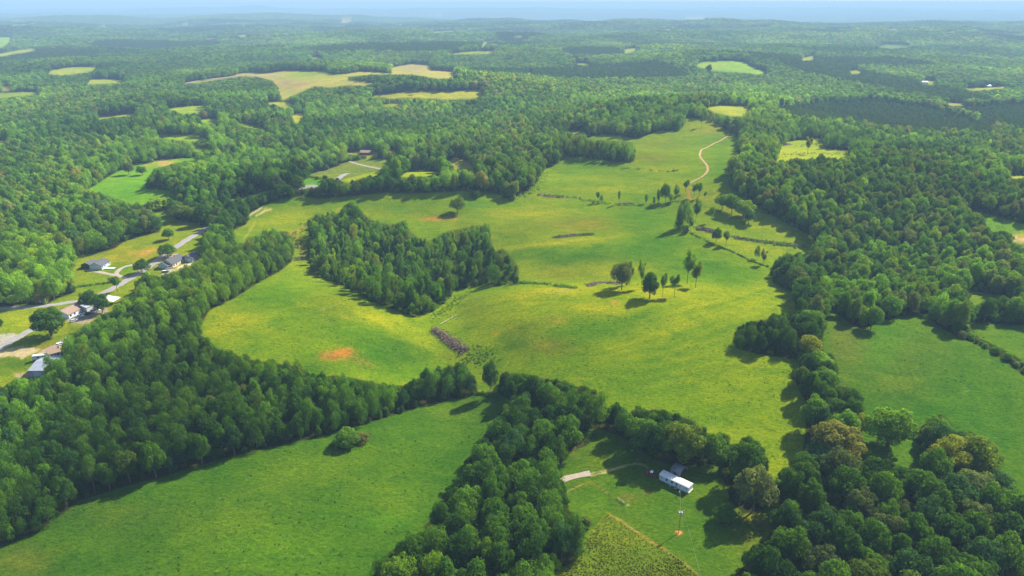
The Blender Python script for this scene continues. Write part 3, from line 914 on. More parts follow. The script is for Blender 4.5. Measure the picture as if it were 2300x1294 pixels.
def hash_add(x, y, r):
    grid.setdefault((int(x // CELL), int(y // CELL)), []).append((x, y, r))


def hash_free(x, y, r, k):
    cx, cy_ = int(x // CELL), int(y // CELL)
    for i in (-1, 0, 1):
        for j in (-1, 0, 1):
            for (a, b, s) in grid.get((cx + i, cy_ + j), ()):
                if (a - x) ** 2 + (b - y) ** 2 < (k * (r + s)) ** 2:
                    return False
    return True


def put_tree(x, y, w, h, kind, tint, label=None, cat='tree', rgb=None, group=None):
    z = float(hgt(x, y))
    trees.append(dict(x=x, y=y, z=z, w=w, h=h, kind=kind, tint=tint, rgb=rgb or TINTS[tint], rot=random.random() * 6.283,
                      var=random.randrange(64), label=label, cat=cat, group=group))
    if x * x + y * y < 1800 ** 2:
        hash_add(x, y, w * 0.5)


def stand(u, vb, vt, wpx, kind, tint, label, cat='tree'):
    """A tree the photograph shows by itself: foot at (u, vb), top at row vt, crown wpx wide."""
    p = gp(u, vb)
    dep = depth_at(p)
    ang = math.atan((vb - 647) / FPX) + PITCH
    h = (vb - vt) * dep / FPX / max(math.cos(ang), 0.5)
    if kind in ('oak', 'round', 'shrub'):
        h = max(h - 0.5 * math.tan(ang) * wpx * dep / FPX * 0.6, 0.55 * h)
    put_tree(p.x, p.y, wpx * dep / FPX, h, kind, tint, label, cat)


S = stand
S(1027, 478, 441, 34, 'round', 'olive', "lone round tree with a clear trunk above the long red soil scar")
S(1069, 442, 424, 22, 'shrub', 'dark', "dark round bush at the pasture crest below the tree row", 'bush')
S(790, 492, 454, 38, 'round', 'dark', "dark round tree standing tallest at the far tip of the valley grove")
S(1396, 652, 583, 44, 'round', 'grey', "tall blue-grey tree on a bare stem at the end of the brush heap")
S(1407, 643, 584, 34, 'sparse', 'bright', "thin stem close behind the tall blue-grey tree by the brush heap")
S(1414, 641, 600, 26, 'sparse', 'olive', "slender olive tree just right of the blue-grey tree by the brush heap")
S(1440, 649, 590, 26, 'sparse', 'bright', "pale thin tree behind the dark oval pasture tree")
S(1459, 671, 607, 42, 'oak', 'dark', "dark oval tree with a long shadow, densest of the pasture group")
S(1488, 668, 612, 24, 'sparse', 'bright', "slim bright tree between the dark oval tree and its airy right neighbour")
S(1514, 667, 614, 32, 'sparse', 'bright', "airy bright tree with a side limb, rightmost beside the dark oval tree")
S(1543, 638, 566, 40, 'sparse', 'bright', "tall forked tree with bare stem and two leafy tops in the pasture group")
S(1562, 646, 588, 34, 'sparse', 'olive', "feathery olive tree beside the tall forked tree")
S(1699, 582, 552, 13, 'narrow', 'dark', "small pointed tree above the diagonal weedy fence line")
S(1714, 596, 563, 22, 'sparse', 'grey', "small grey airy tree at the lower end of the weedy fence line")
S(1608, 545, 510, 21, 'round', 'dark', "small dark tree just under the brush heap on the weedy fence line")
S(1630, 552, 519, 24, 'sparse', 'grey', "small see-through tree right of the dark one on the weedy fence line")
S(1524, 517, 456, 26, 'conifer', 'dark', "dark cone-shaped tree at the lower left of the upper pasture clump")
S(1539, 512, 452, 26, 'narrow', 'mid', "tall leafy tree pressed against the dark cone-shaped tree")
S(1562, 502, 450, 26, 'sparse', 'mid', "tall slim tree alone right of the dark cone-shaped tree")
S(1551, 520, 489, 17, 'sparse', 'mid', "young thin tree in front of the tall slim one in the upper pasture")
S(1598, 500, 463, 15, 'sparse', 'bright', "slender young tree at the shaded fence between two pasture clumps")
S(1541, 522, 508, 12, 'shrub', 'grey', "pale small bush at the foot of the dark cone-shaped tree", 'bush')
S(1622, 470, 434, 32, 'round', 'bright', "leftmost tree of the rounded clump on the upper right pasture")
S(1643, 480, 434, 38, 'round', 'mid', "middle dark-leaved tree of the rounded clump on the upper right pasture")
S(1668, 488, 445, 46, 'oak', 'lime', "largest light green tree of the rounded clump on the upper right pasture")
S(1681, 503, 468, 28, 'round', 'dark', "dark lowest tree of the rounded clump on the upper right pasture")
S(1343, 454, 430, 13, 'sparse', 'mid', "taller of two small trees leftmost on the line below the far hill")
S(1350, 455, 437, 9, 'narrow', 'mid', "shorter of two small trees leftmost on the line below the far hill")
S(1390, 458, 428, 13, 'sparse', 'olive', "wispy olive sapling alone on the line below the far hill")
S(1451, 457, 436, 9, 'narrow', 'dark', "small dark sapling left of the clump below the far hill")
S(1468, 460, 441, 7, 'narrow', 'mid', "smallest sapling left of the clump below the far hill")
S(1477, 457, 425, 8, 'narrow', 'dark', "pencil-thin sapling touching the clump below the far hill")
S(1494, 455, 410, 24, 'round', 'mid', "tallest round-topped tree of the clump below the far hill")
S(1505, 454, 434, 11, 'narrow', 'mid', "short tree in the middle of the clump below the far hill")
S(1517, 452, 417, 20, 'sparse', 'bright', "right-hand leafy tree of the clump below the far hill")
S(1540, 432, 404, 22, 'sparse', 'mid', "small umbrella-topped tree left of the red end of the track")
S(1559, 442, 411, 20, 'sparse', 'olive', "feathery tree right of the red end of the track")
S(1570, 444, 408, 24, 'sparse', 'bright', "light airy tree, second right of the red end of the track")
S(1583, 447, 430, 10, 'sparse', 'mid', "tiny tree furthest right of the red end of the track")
S(1575, 286, 255, 11, 'sparse', 'mid', "lone spindly tree on the crest of the far pasture hill")
S(1813, 347, 307, 22, 'sparse', 'gold', "pale golden tree alone in the small rough clearing")
S(1752, 338, 326, 3, 'narrow', 'dark', "thin dark snag at the edge of the small rough clearing")
S(380, 538, 510, 25, 'round', 'mid', "round tree alone in the meadow beside the country road")
S(377, 578, 545, 36, 'round', 'mid', "broad tree at the roadside shading the red dirt driveway mouth")
S(320, 613, 580, 34, 'round', 'dark', "dark roadside tree across from the tan house")
S(264, 655, 619, 32, 'sparse', 'mid', "forked tree beside the road below the loop driveway")
S(203, 692, 650, 36, 'round', 'dark', "left of two big dark trees behind the tin carport")
S(231, 702, 655, 44, 'round', 'dark', "right of two big dark trees beside the white slab roof")
S(116, 756, 684, 78, 'oak', 'dark', "large dark spreading tree by the road, left of the brown-roofed house")
S(161, 660, 630, 12, 'sparse', 'grey', "thin tree at the woods edge above the lane")
S(290, 393, 362, 25, 'round', 'grey', "grey-green round tree at the upper edge of the sloping meadow")
S(320, 394, 371, 21, 'round', 'mid', "smaller round tree right of the grey-green one on the sloping meadow")
S(361, 468, 437, 54, 'shrub', 'lime', "wide low yellow-green thicket between two small meadows", 'bush')
S(408, 496, 456, 42, 'round', 'olive', "olive round tree, left of the group at the small meadow corner")
S(436, 496, 460, 38, 'round', 'olive', "darker olive tree, right of the group at the small meadow corner")
S(780, 1003, 953, 50, 'shrub', 'mid', "large round bush standing out in the lower meadow", 'bush')
S(812, 992, 966, 34, 'shrub', 'brown', "smaller brownish bush touching the large round bush in the lower meadow", 'bush')
S(1627, 1170, 1126, 44, 'shrub', 'mid', "small dense tree on the lawn in the shade near the white trailer")
S(1992, 1002, 905, 104, 'oak', 'bright', "great spreading oak with a dark shadow at the corner of the right field")
S(2100, 990, 930, 62, 'round', 'mid', "green tree behind the yellowish pair in the right field")
S(2124, 1064, 971, 104, 'oak', 'gold', "broad yellowish tree, left of the pair in the right field")
S(2180, 1068, 974, 84, 'round', 'olive', "dull olive-brown tree, right of the pair in the right field")
S(2228, 1108, 1048, 74, 'round', 'blue', "dark bluish round tree at the edge of the woods below the yellowish pair")
S(1905, 926, 866, 48, 'round', 'dark', "dark upright tree leaning into the right field above the tan tree")
S(1868, 938, 886, 60, 'round', 'dark', "dark round tree left of the upright one in the field belt")
S(1832, 935, 893, 36, 'round', 'grey', "grey dull tree at the pasture side of the field belt")
S(1872, 1030, 936, 112, 'oak', 'tan', "big tan-topped tree in the field belt left of the great oak")
S(1848, 1052, 986, 92, 'round', 'blue', "blue-green lobed tree directly below the big tan-topped tree")
S(1926, 975, 925, 40, 'round', 'gold', "yellowing tree squeezed between the tan-topped tree and the great oak")
S(1846, 880, 818, 66, 'round', 'mid', "dark lower tree below the bright one in the middle of the field belt")
S(1835, 828, 786, 72, 'round', 'bright', "bright green tree leaning out over the right field from the belt")
S(1820, 745, 690, 66, 'round', 'mid', "full leafy tree where the belt meets the small pasture wood")
S(1818, 800, 747, 50, 'round', 'gold', "golden rounded tree at the corner of the small pasture wood")
S(1101, 886, 806, 32, 'round', 'dark', "tall solitary tree in the gap between meadow and pasture")
S(2247, 549, 516, 40, 'round', 'dark', "dark round tree in front of the tan bare bank")
S(1592, 163, 146, 15, 'round', 'dark', "small dark tree on the dome of the distant green hill")
S(731, 405, 392, 11, 'round', 'dark', "tiny dark tree at the corner of the dull crop field")
S(930, 212, 199, 7, 'round', 'dark', "single dark tree on the distant golden ridge field")
S(2, 736, 714, 14, 'round', 'dark', "dark tree cut off at the frame edge beside the lane lawn")
S(1690, 1150, 1040, 84, 'round', 'grey', "big dull green tree between the white trailer and the pasture gate")
S(1668, 1092, 990, 80, 'round', 'dark', "dark tree top right of the arched shed, behind the dull green one")
S(1530, 1038, 938, 96, 'oak', 'olive', "large olive tree directly behind the arched shed")
S(1598, 1040, 970, 56, 'round', 'mid', "green tree right of the large olive one behind the arched shed")
S(1440, 1010, 930, 64, 'round', 'mid', "dark leafy tree in the belt left of the large olive tree")
S(1345, 960, 880, 46, 'narrow', 'mid', "upright tree in the belt at the far corner of the trailer lawn")
S(1955, 740, 680, 46, 'round', 'mid', "tree jutting out at the point of the big right-hand wood")
S(150, 900, 855, 44, 'round', 'brown', "brown half-dead tree among the green wood below the barn")
S(548, 905, 860, 40, 'round', 'brown', "reddish brown tree within the lower wood, right of centre")
S(478, 925, 890, 30, 'narrow', 'brown', "small rusty tree within the lower wood")
S(1295, 1255, 1165, 44, 'conifer', 'dark', "dark pointed tree at the edge of the trailer lawn near the crop")
S(1315, 1182, 1155, 26, 'shrub', 'olive', "scraggy bush on the trailer lawn above the crop corner", 'bush')
S(214, 1108, 1052, 18, 'snag', 'grey', "bare grey dead tree at the meadow edge of the lower wood")
S(1718, 1098, 1065, 18, 'shrub', 'dark', "small dark bush in the gap beside the pasture gate", 'bush')

# stands of woodland: where, and what they are made of
#   polygon of feet in the frame, kinds, tints with weights, crown width range, height range
GREEN_MIX = [('dark', 3), ('mid', 5), ('bright', 3), ('olive', 1.2), ('lime', .5), ('blue', .8), ('grey', .5), ('tan', .12)]
ZONES = [
    ("the pine plantation", [(1730,262),(1745,246),(1850,232),(1960,228),(2090,244),(2240,292),(2225,318),(2100,316),(1960,302),(1890,288),(1790,284)], ['conifer'], [('pine', 1)], (4, 5), (5, 6)),
    ("the second pine block", [(2130,246),(2320,236),(2320,318),(2210,284)], ['conifer'], [('pine', 1)], (4, 5), (5, 6)),
    ("the valley grove", GROVE, ['narrow', 'sparse', 'narrow', 'sparse', 'round'], [('mid', 4), ('dark', 2), ('bright', 3), ('olive', 1.6), ('lime', .8), ('gold', .4)], (5.5, 9), (10, 18)),
    ("the long lower wood", [(-400,880),(60,840),(130,800),(200,745),(300,670),(470,600),(560,560),(660,560),(655,600),(560,660),(440,760),(700,850),(870,870),(1080,840),(1150,860),(1090,900),(980,910),(800,965),(600,1010),(470,1045),(200,1125),(160,1160),(60,1220),(-400,1420)],
     ['narrow', 'narrow', 'narrow', 'round'], [('mid', 6), ('dark', 4), ('bright', 3.4), ('olive', .4), ('blue', .6)], (5.5, 8.5), (12, 17)),
    ("the belt left of the trailer lawn", [(1080,900),(1160,880),(1300,940),(1310,990),(1265,1030),(1280,1150),(1310,1260),(1250,1330),(800,1500),(830,1290),(990,1130),(1060,1020),(1120,930)],
     ['round', 'round', 'narrow'], [('mid', 5), ('dark', 3), ('bright', 3), ('blue', 1), ('lime', .4)], (8, 13), (14, 19)),
    ("the belt behind the trailer lawn", [(1110,830),(1330,860),(1500,930),(1720,1000),(1740,1090),(1640,1130),(1600,1050),(1450,1030),(1310,970),(1150,900)],
     ['round', 'narrow', 'round'], [('mid', 5), ('dark', 4), ('olive', 1.4), ('bright', 1)], (8, 12), (13, 18)),
    ("the near right-hand woods", [(1700,1090),(1800,1010),(1930,990),(2060,1040),(2180,1060),(2300,1110),(2700,1200),(2700,1600),(1600,1600),(1650,1290)],
     ['round', 'round', 'oak'], [('mid', 5), ('dark', 4), ('bright', 2), ('blue', 2.4), ('grey', 1), ('olive', .6)], (10, 16), (14, 19)),
    ("the big right-hand wood", [(1640,330),(1760,370),(2000,360),(2300,400),(2700,520),(2700,760),(2090,700),(1960,740),(1860,680),(1840,560),(1700,460),(1640,420)],
     ['round', 'round', 'round', 'oak'], [('mid', 5), ('dark', 3), ('olive', 3), ('bright', 2.6), ('lime', .7), ('grey', 1.2), ('blue', .5), ('tan', .12)], (8, 13), (14, 19)),
    ("the small pasture wood", [(1640,740),(1690,715),(1800,700),(1860,760),(1850,810),(1700,810),(1645,790)], ['narrow', 'conifer', 'round'], [('dark', 5), ('mid', 3), ('olive', .6)], (6, 9), (10, 14)),
    ("the poplar clump by the rough clearing", [(1850,336),(1950,340),(1985,350),(1960,360),(1860,345)], ['narrow'], [('bright', 3), ('lime', 2)], (6, 9), (16, 19)),
    ("the tall tree row on the far pasture", [(1240,330),(1300,318),(1432,322),(1434,372),(1260,360)], ['narrow', 'narrow', 'sparse'], [('bright', 3), ('mid', 3), ('olive', 1), ('dark', 1)], (6, 9), (15, 21)),
    ("the pale wood beside the far track", [(1650,345),(1640,300),(1700,270),(1762,300),(1745,350),(1690,372)], ['narrow', 'round'], [('lime', 3), ('bright', 4), ('mid', 1)], (7, 10), (15, 20)),
]
TINTS['pine'] = (.058, .120, .026)
TONE_WORD['pine'] = 'dark green'


ZGAIN = {-1: 1.24, 2: 1.15, 3: 1.0, 4: 1.08, 5: 1.0, 6: .95, 7: 1.22, 8: .9}  # brightness per stand; foreground dimming is put into the leaf colour


def in_poly(u, v, pts):
    inside = np.zeros(u.shape, bool)
    n = len(pts)
    for i in range(n):
        ax, ay = pts[i]
        bx, by = pts[(i + 1) % n]
        if ay == by:
            continue
        k = ((v > min(ay, by)) & (v <= max(ay, by))) & (u < ax + (v - ay) * (bx - ax) / (by - ay))
        inside ^= k
    return inside


def zone_of(u, v):
    z = np.full(u.shape, -1)
    for i, zn in reversed(list(enumerate(ZONES))):
        z[in_poly(u, v, zn[1])] = i
    return z


def fits(x, y, z, w, h):
    """A tree stands only where the photograph shows no open ground through its crown or at its foot."""
    ok = np.ones(x.shape, bool)
    near_ = np.hypot(x, y) < 760
    k = np.where(near_, .56, .72) + np.where(near_, .52, .36) * (_hash(np.floor(x * 3), np.floor(y * 3), 9) * .5 + .5)      # some crowns reach further out than others
    for fr, fz in ((0, 0), (0, .15), (0, .3), (0, .45), (0, .6), (0, .72), (0, .84), (0, .96), (-.34, .62), (.34, .62), (-.3, .4), (.3, .4), (-.2, .86), (.2, .86)):
        kz = np.clip(k + .12, np.where(near_, .78, .92), 1.0) if fz > .4 else 1.0
        u, v, dep = project(x + fr * w * k, y, z + fz * h * kz)
        m = sample(openm, u, v)
        ok &= ~m
    return ok


LIGHT_MIX = [('bright', 4.5), ('mid', 5), ('lime', .9), ('olive', .6), ('dark', 1.2)]
DARK_MIX = [('dark', 4), ('mid', 4), ('olive', 2.2), ('blue', .8), ('grey', .7), ('bright', .6), ('tan', .12)]


def pick(mix, n, rng):
    w = np.array([m[1] for m in mix], float)
    return rng.choice(len(mix), size=n, p=w / w.sum())


def jitter_grid(r0, r1, step, rng, half=43):
    """Points spread over the sector between two distances."""
    a = math.tan(math.radians(half))
    xs = np.arange(-r1 * math.sin(math.radians(half)), r1 * math.sin(math.radians(half)), step)
    ys = np.arange(r0 * 0.72, r1, step)
    X, Y = np.meshgrid(xs, ys)
    X = X + (rng.random(X.shape) - .5) * step * .95
    Y = Y + (rng.random(Y.shape) - .5) * step * .95
    d = np.hypot(X, Y)
    k = (d >= r0) & (d < r1) & (np.abs(X) < a * Y)
    return X[k], Y[k]


def tone_shift(x, y, rgb):
    n = vnoise(x / 75, y / 75, 21)
    m = vnoise(x / 210, y / 210, 22)
    b = vnoise(x / 520, y / 700, 23)
    k = (1 + .22 * n + .22 * m + .26 * b)
    g = np.stack([k * (1 + .14 * m + .06 * b), k, k * (1 - .1 * m)], -1)
    return rgb * g


def near_forest():
    rng = np.random.default_rng(31)
    for size, step in ((1.0, 5.2), (0.78, 4.4), (0.55, 3.6), (0.34, 3.0), (0.2, 2.6)):
        X, Y = jitter_grid(125, 1350, step, rng)
        if size < 0.6:
            keep = np.hypot(X, Y) < (1000 if size > .3 else 800)
            X, Y = X[keep], Y[keep]
        Z = hgt(X, Y)
        u, v, dep = project(X, Y, Z)
        k = (u > -330) & (u < 2630) & (v < 1700) & ~sample(openm, u, v)
        X, Y, Z, u, v = X[k], Y[k], Z[k], u[k], v[k]
        zn = zone_of(u, v)
        r1, r2, r3 = rng.random(len(X)), rng.random(len(X)), rng.random(len(X))
        w, h = np.empty(len(X)), np.empty(len(X))
        big = vnoise(X / 130, Y / 130, 41)
        patch = vnoise(X / 150, Y / 190, 42) + .5 * vnoise(X / 60, Y / 80, 43)
        hole = vnoise(X / 16, Y / 16, 44)
        for zi in range(-1, len(ZONES)):
            s = zn == zi
            (w0, w1), (h0, h1) = (ZONES[zi][4], ZONES[zi][5]) if zi >= 0 else ((7.5, 14.0), (13, 20))
            if zi < 0:
                w1 = w1 + 2 * np.clip(big[s], -1, 1)
            w[s] = (w0 + (w1 - w0) * r1[s]) * (size ** .9)
            h[s] = (h0 + (h1 - h0) * r2[s]) * size
        ok = fits(X, Y, Z, w, h)
        idx = np.nonzero(ok)[0]
        rng.shuffle(idx)
        for i in idx:
            x, y = float(X[i]), float(Y[i])
            if not hash_free(x, y, w[i] * .5, 0.70):
                continue
            zi = int(zn[i])
            pt = patch[i] + .25 * rng.normal()
            if zi == 2 and ((hole[i] > .1 and size > .34) or (u[i] > 1010 and hole[i] > -.3)) and rng.random() < .86:
                continue
            mix = ZONES[zi][3] if zi >= 0 else (LIGHT_MIX if pt > .1 else DARK_MIX)
            kinds = ZONES[zi][2] if zi >= 0 else (['narrow', 'narrow', 'round'] if pt > .1 else ['round'])
            t = mix[int(pick(mix, 1, rng)[0])][0]
            kind = kinds[int(r3[i] * len(kinds)) % len(kinds)]
            if size <= .34 and kind != 'conifer':
                kind = 'shrub'
            rgb = np.array(TINTS[t]) * (0.85 + 0.3 * rng.random()) * ZGAIN.get(zi, 1.0)
            rgb = tone_shift(np.array([x]), np.array([y]), rgb)[0]
            put_tree(x, y, float(w[i]), float(h[i]), kind, t, rgb=tuple(rgb))
            trees[-1]['zone'] = ZONES[zi][0] if zi >= 0 else None
            if kind == 'shrub':
                trees[-1]['cat'] = 'bush'


near_forest()


def far_forest():
    rng = np.random.default_rng(53)
    rows = []
    for r0, r1, step in ((1350, 2000, 8.6), (2000, 3000, 11), (3000, 4500, 14), (4500, 7600, 20)):
        X, Y = jitter_grid(r0, r1, step, rng)
        Z = hgt(X, Y)
        u, v, dep = project(X, Y, Z)
        k = (u > -330) & (u < 2630)
        X, Y, Z, u, v = X[k], Y[k], Z[k], u[k], v[k]
        zn = zone_of(u, v)
        n = len(X)
        pine = (zn == 0) | (zn == 1)
        w = step * (1.05 + .55 * rng.random(n))
        h = (12 + 6 * rng.random(n)) * (1 + .2 * vnoise(X / 160, Y / 160, 61))
        w[pine], h[pine] = step * 1.0, 6.0
        for shrink in (1.0, .6, .35):
            ok = fits(X, Y, Z, w * shrink, h * shrink)
            w[ok & (shrink < 1)] *= shrink
            h[ok & (shrink < 1)] *= shrink
            lite = (vnoise(X / 190, Y / 260, 42) + .5 * vnoise(X / 80, Y / 110, 43) + .25 * rng.normal(size=n)) > .1
            cA = np.array([TINTS[m[0]] for m in LIGHT_MIX])[pick(LIGHT_MIX, n, rng)]
            cB = np.array([TINTS[m[0]] for m in DARK_MIX])[pick(DARK_MIX, n, rng)]
            cols = np.where(lite[:, None], cA, cB) * (0.85 + 0.3 * rng.random(n))[:, None] * np.interp(np.hypot(X, Y), [1400, 3500, 7000], [1.2, 1.05, .9])[:, None]
            cols = tone_shift(X, Y, cols)
            # blocks of planted pine in the distance
            blk = (vnoise(X / 300, Y / 380, 71) > .55)
            cols[blk] = np.array(TINTS['pine']) * (0.9 + .2 * rng.random(n))[blk][:, None]
            cols[pine] = np.array(TINTS['pine']) * (0.9 + .2 * rng.random(n))[pine][:, None]
            kind = np.where(pine | blk, 2, np.where(rng.random(n) < np.where(lite, .6, .1), 1, 0))
            for a in (np.stack([X, Y, Z, w, h, kind, *cols.T], -1)[ok],):
                rows.append(a)
            X, Y, Z, w, h, pine = X[~ok], Y[~ok], Z[~ok], w[~ok], h[~ok], pine[~ok]
            n = len(X)
            if n == 0:
                break
            kk = ~sample(openm, *project(X, Y, Z)[:2])
            X, Y, Z, w, h, pine = X[kk], Y[kk], Z[kk], w[kk], h[kk], pine[kk]
            n = len(X)
            if n == 0:
                break
    return np.concatenate(rows)


FAR = far_forest()
print("near trees", len(trees), "far trees", len(FAR))
# ------------------------------------------------------------------ objects: helpers
def link(o):
    scene.collection.objects.link(o)
    return o


def thing(name, label, cat, loc=(0, 0, 0), rotz=0.0, group=None):
    o = bpy.data.objects.new(name, None)
    o.empty_display_size = 1.0
    o.location = loc
    o.rotation_euler = (0, 0, rotz)
    o['label'] = label
    o['category'] = cat
    if group:
        o['group'] = group
    return link(o)


class MB:
    """Collects boxes, bars, tubes and sheets into one mesh."""
    def __init__(self):
        self.v, self.f = [], []

    def add(self, vs_, fs):
        b = len(self.v)
        self.v += [tuple(p) for p in vs_]
        self.f += [tuple(i + b for i in f) for f in fs]
        return self

    def box(self, x0, x1, y0, y1, z0, z1):
        return self.add([(x0, y0, z0), (x1, y0, z0), (x1, y1, z0), (x0, y1, z0), (x0, y0, z1), (x1, y0, z1), (x1, y1, z1), (x0, y1, z1)],
                        [(0, 3, 2, 1), (4, 5, 6, 7), (0, 1, 5, 4), (1, 2, 6, 5), (2, 3, 7, 6), (3, 0, 4, 7)])

    def prism(self, prof, y0, y1, axis='y'):
        """Closed outline in x-z pushed along y (or outline in y-z pushed along x)."""
        n = len(prof)
        P = (lambda a, b, t: (a, t, b)) if axis == 'y' else (lambda a, b, t: (t, a, b))
        vs_ = [P(a, b, y0) for a, b in prof] + [P(a, b, y1) for a, b in prof]
        fs = [tuple(range(n)), tuple(range(2 * n - 1, n - 1, -1))]
        fs += [(i, i + n, (i + 1) % n + n, (i + 1) % n) for i in range(n)]
        return self.add(vs_, fs)

    def tube(self, p0, p1, r0, r1=None, sides=8):
        r1 = r0 if r1 is None else r1
        co, q = tubes([(p0, p1, r0, r1)], sides)
        self.add(co, [tuple(int(i) for i in f) for f in q])
        b = len(self.v) - 2 * sides
        self.f += [tuple(range(b + sides - 1, b - 1, -1)), tuple(range(b + sides, b + 2 * sides))]
        return self

    def build(self, name, mat, parent=None, smooth=False):
        me = bpy.data.meshes.new(name)
        me.from_pydata(self.v, [], self.f)
        me.materials.append(mat)
        if smooth:
            for p in me.polygons:
                p.use_smooth = True
        me.update()
        o = bpy.data.objects.new(name, me)
        o.parent = parent
        return link(o)


def gz(x, y):
    return float(hgt(x, y))


def ribbon(name, pts, width, mat, lift=0.10, kind='structure', img=True):
    """A road or track laid on the ground along points of the frame."""
    P = [gp(u, v) for u, v in pts] if img else [Vector(p) for p in pts]
    fine = []
    for i in range(len(P) - 1):
        p0, p1, p2, p3 = P[max(i - 1, 0)], P[i], P[i + 1], P[min(i + 2, len(P) - 1)]
        n = max(int((p2 - p1).length / 2.0), 2)
        for k in range(n):
            t = k / n
            q = 0.5 * ((2 * p1) + (p2 - p0) * t + (2 * p0 - 5 * p1 + 4 * p2 - p3) * t * t + (3 * p1 - p0 - 3 * p2 + p3) * t ** 3)
            fine.append(q)
    fine.append(P[-1])
    m = MB()
    vs_, fs = [], []
    for i, p in enumerate(fine):
        d = fine[min(i + 1, len(fine) - 1)] - fine[max(i - 1, 0)]
        nrm = Vector((-d.y, d.x, 0)).normalized()
        jw = width * 0.5 * (1 + .10 * math.sin(i * 1.3) + .06 * math.sin(i * 3.1))
        for s in (-1, -.34, .34, 1):
            x, y = p.x + nrm.x * jw * s, p.y + nrm.y * jw * s
            vs_.append((x, y, gz(x, y) + lift - (0.06 if abs(s) == 1 else 0)))
        if i:
            for k in range(3):
                a = 4 * (i - 1) + k
                fs.append((a, a + 4, a + 5, a + 1))
    m.add(vs_, fs)
    o = m.build(name, mat)
    o['kind'] = kind
    return o


def frame_of(u0, v0, u1, v1):
    """Base point, heading and length of an edge seen from (u0, v0) to (u1, v1)."""
    a, b = gp(u0, v0), gp(u1, v1)
    d = b - a
    return a, b, math.atan2(d.y, d.x), math.hypot(d.x, d.y)


# ------------------------------------------------------------------ roads, drives
ribbon("country_road", [(-30, 802), (0, 783), (40, 758), (78, 737), (112, 722), (150, 704), (190, 680), (240, 655), (285, 630), (318, 610), (350, 588), (400, 552), (440, 527), (470, 511), (505, 496), (553, 470), (600, 447), (650, 428), (690, 419), (757, 404), (861, 381)], 6.0, M_ASPH, 0.14)
ribbon("lane", [(-30, 697), (0, 693), (60, 690), (110, 686), (150, 680), (178, 676), (196, 672)], 5.0, M_ASPH, 0.10)
ribbon("loop_driveway", [(310, 594), (284, 598), (269, 605), (262, 613), (264, 619), (284, 624)], 3.2, M_CONC)
ribbon("house_driveway", [(262, 619), (245, 616), (232, 613), (209, 609), (197, 607)], 3.0, M_CONC, 0.12)
ribbon("red_dirt_driveway", [(404, 573), (380, 576), (362, 582), (345, 590)], 5.0, M_CONC, 0.20)
ribbon("front_walk", [(377, 592), (366, 591), (352, 591)], 1.6, M_CONC, 0.12)
ribbon("pasture_track", [(1551, 412), (1556, 408), (1578, 396), (1589, 384), (1587, 371), (1575, 356), (1572, 346), (1579, 335), (1599, 325), (1618, 316), (1632, 307), (1638, 300)], 2.3, M_DIRT, 0.16)
ribbon("concrete_ramp", [(1259, 1080), (1275, 1074), (1300, 1068), (1326, 1063)], 3.3, M_CONC, 0.16)
ribbon("far_road", [(1774, 101), (1792, 106), (1812, 113)], 16.0, M_CONC, 1.0)
ribbon("far_gravel_road", [(403, 189), (447, 181), (500, 175), (540, 170), (590, 170), (640, 168)], 7.0, M_CONC, 0.4)
ribbon("crop_field_lane", [(784, 363), (812, 371), (861, 381)], 3.0, M_CONC, 0.2)


# ------------------------------------------------------------------ the white trailer and what stands round it
def mobile_home():
    a, b, yaw, L = frame_of(1480, 1078.7, 1545.4, 1109.7)
    b2 = gp(1555.6, 1101.6)
    Wd = max((b2 - b).length, 3.7)
    z0 = min(a.z, b.z, b2.z)
    r = thing("mobile_home", "long white mobile home with a light metal roof on the mown lawn", "mobile home", (a.x, a.y, z0), yaw)
    MB().box(0.15, L - .15, .15, Wd - .15, -.6, .62).build("skirting", M_GREYWALL, r)
    body = MB().box(0, L, 0, Wd, .62, 2.72).build("wall", M_WHITE, r)
    m = MB()
    prof = [(-.14, 2.72), (Wd + .14, 2.72), (Wd + .14, 2.80)] + [(Wd / 2 + (Wd / 2 + .14) * math.cos(t), 2.80 + .50 * math.sin(t)) for t in np.linspace(.25, math.pi - .25, 7)] + [(-.14, 2.80)]
    m.prism(prof, -.12, L + .12, 'x')
    rf = m.build("roof", M_WHITEROOF, r)
    for k in range(1, 9):
        MB().box(L * k / 9 - .03, L * k / 9 + .03, .5, Wd - .5, 3.27, 3.34).build("roof_seam", M_TINROOF, rf)
    MB().tube((L * .86, Wd * .45, 3.2), (L * .86, Wd * .45, 3.65), .09).build("vent_pipe", M_POT, rf)
    for t in (.26, .44):
        w = MB().box(L * t - .4, L * t + .4, -.03, -.004, 1.45, 2.45).build("window", M_GLASS, r)
        MB().box(L * t - .47, L * t + .47, -.05, -.031, 1.37, 1.44).build("sill", M_WHITE, w)
    for t in (.08, .72, .92):
        MB().box(L * t - .3, L * t + .3, -.03, -.004, 1.6, 2.4).build("window", M_GREYWALL, r)
    d = MB().box(L * .565, L * .565 + .9, -.04, -.004, .68, 2.6).build("door", M_GREYWALL, r)
    MB().box(L * .565 + .12, L * .565 + .78, -.06, -.041, 1.7, 2.45).build("door_pane", M_GLASS, d)
    MB().box(L * .565 - .15, L * .565 + 1.05, -1.1, -.062, .42, .56).box(L * .565 - .1, L * .565, -1.05, -.95, -.4, .42).box(L * .565 + .9, L * .565 + 1.0, -1.05, -.95, -.4, .42).build("steps", M_WOOD, r)
    MB().box(L * .40 - .1, L * .40 + .5, -.7, -.2, -.3, .7).build("air_conditioner", M_GREYWALL, r)
    MB().box(L + .004, L + .25, .1, Wd, .34, .58).build("hitch_skirt", M_WHITEROOF, r)


mobile_home()


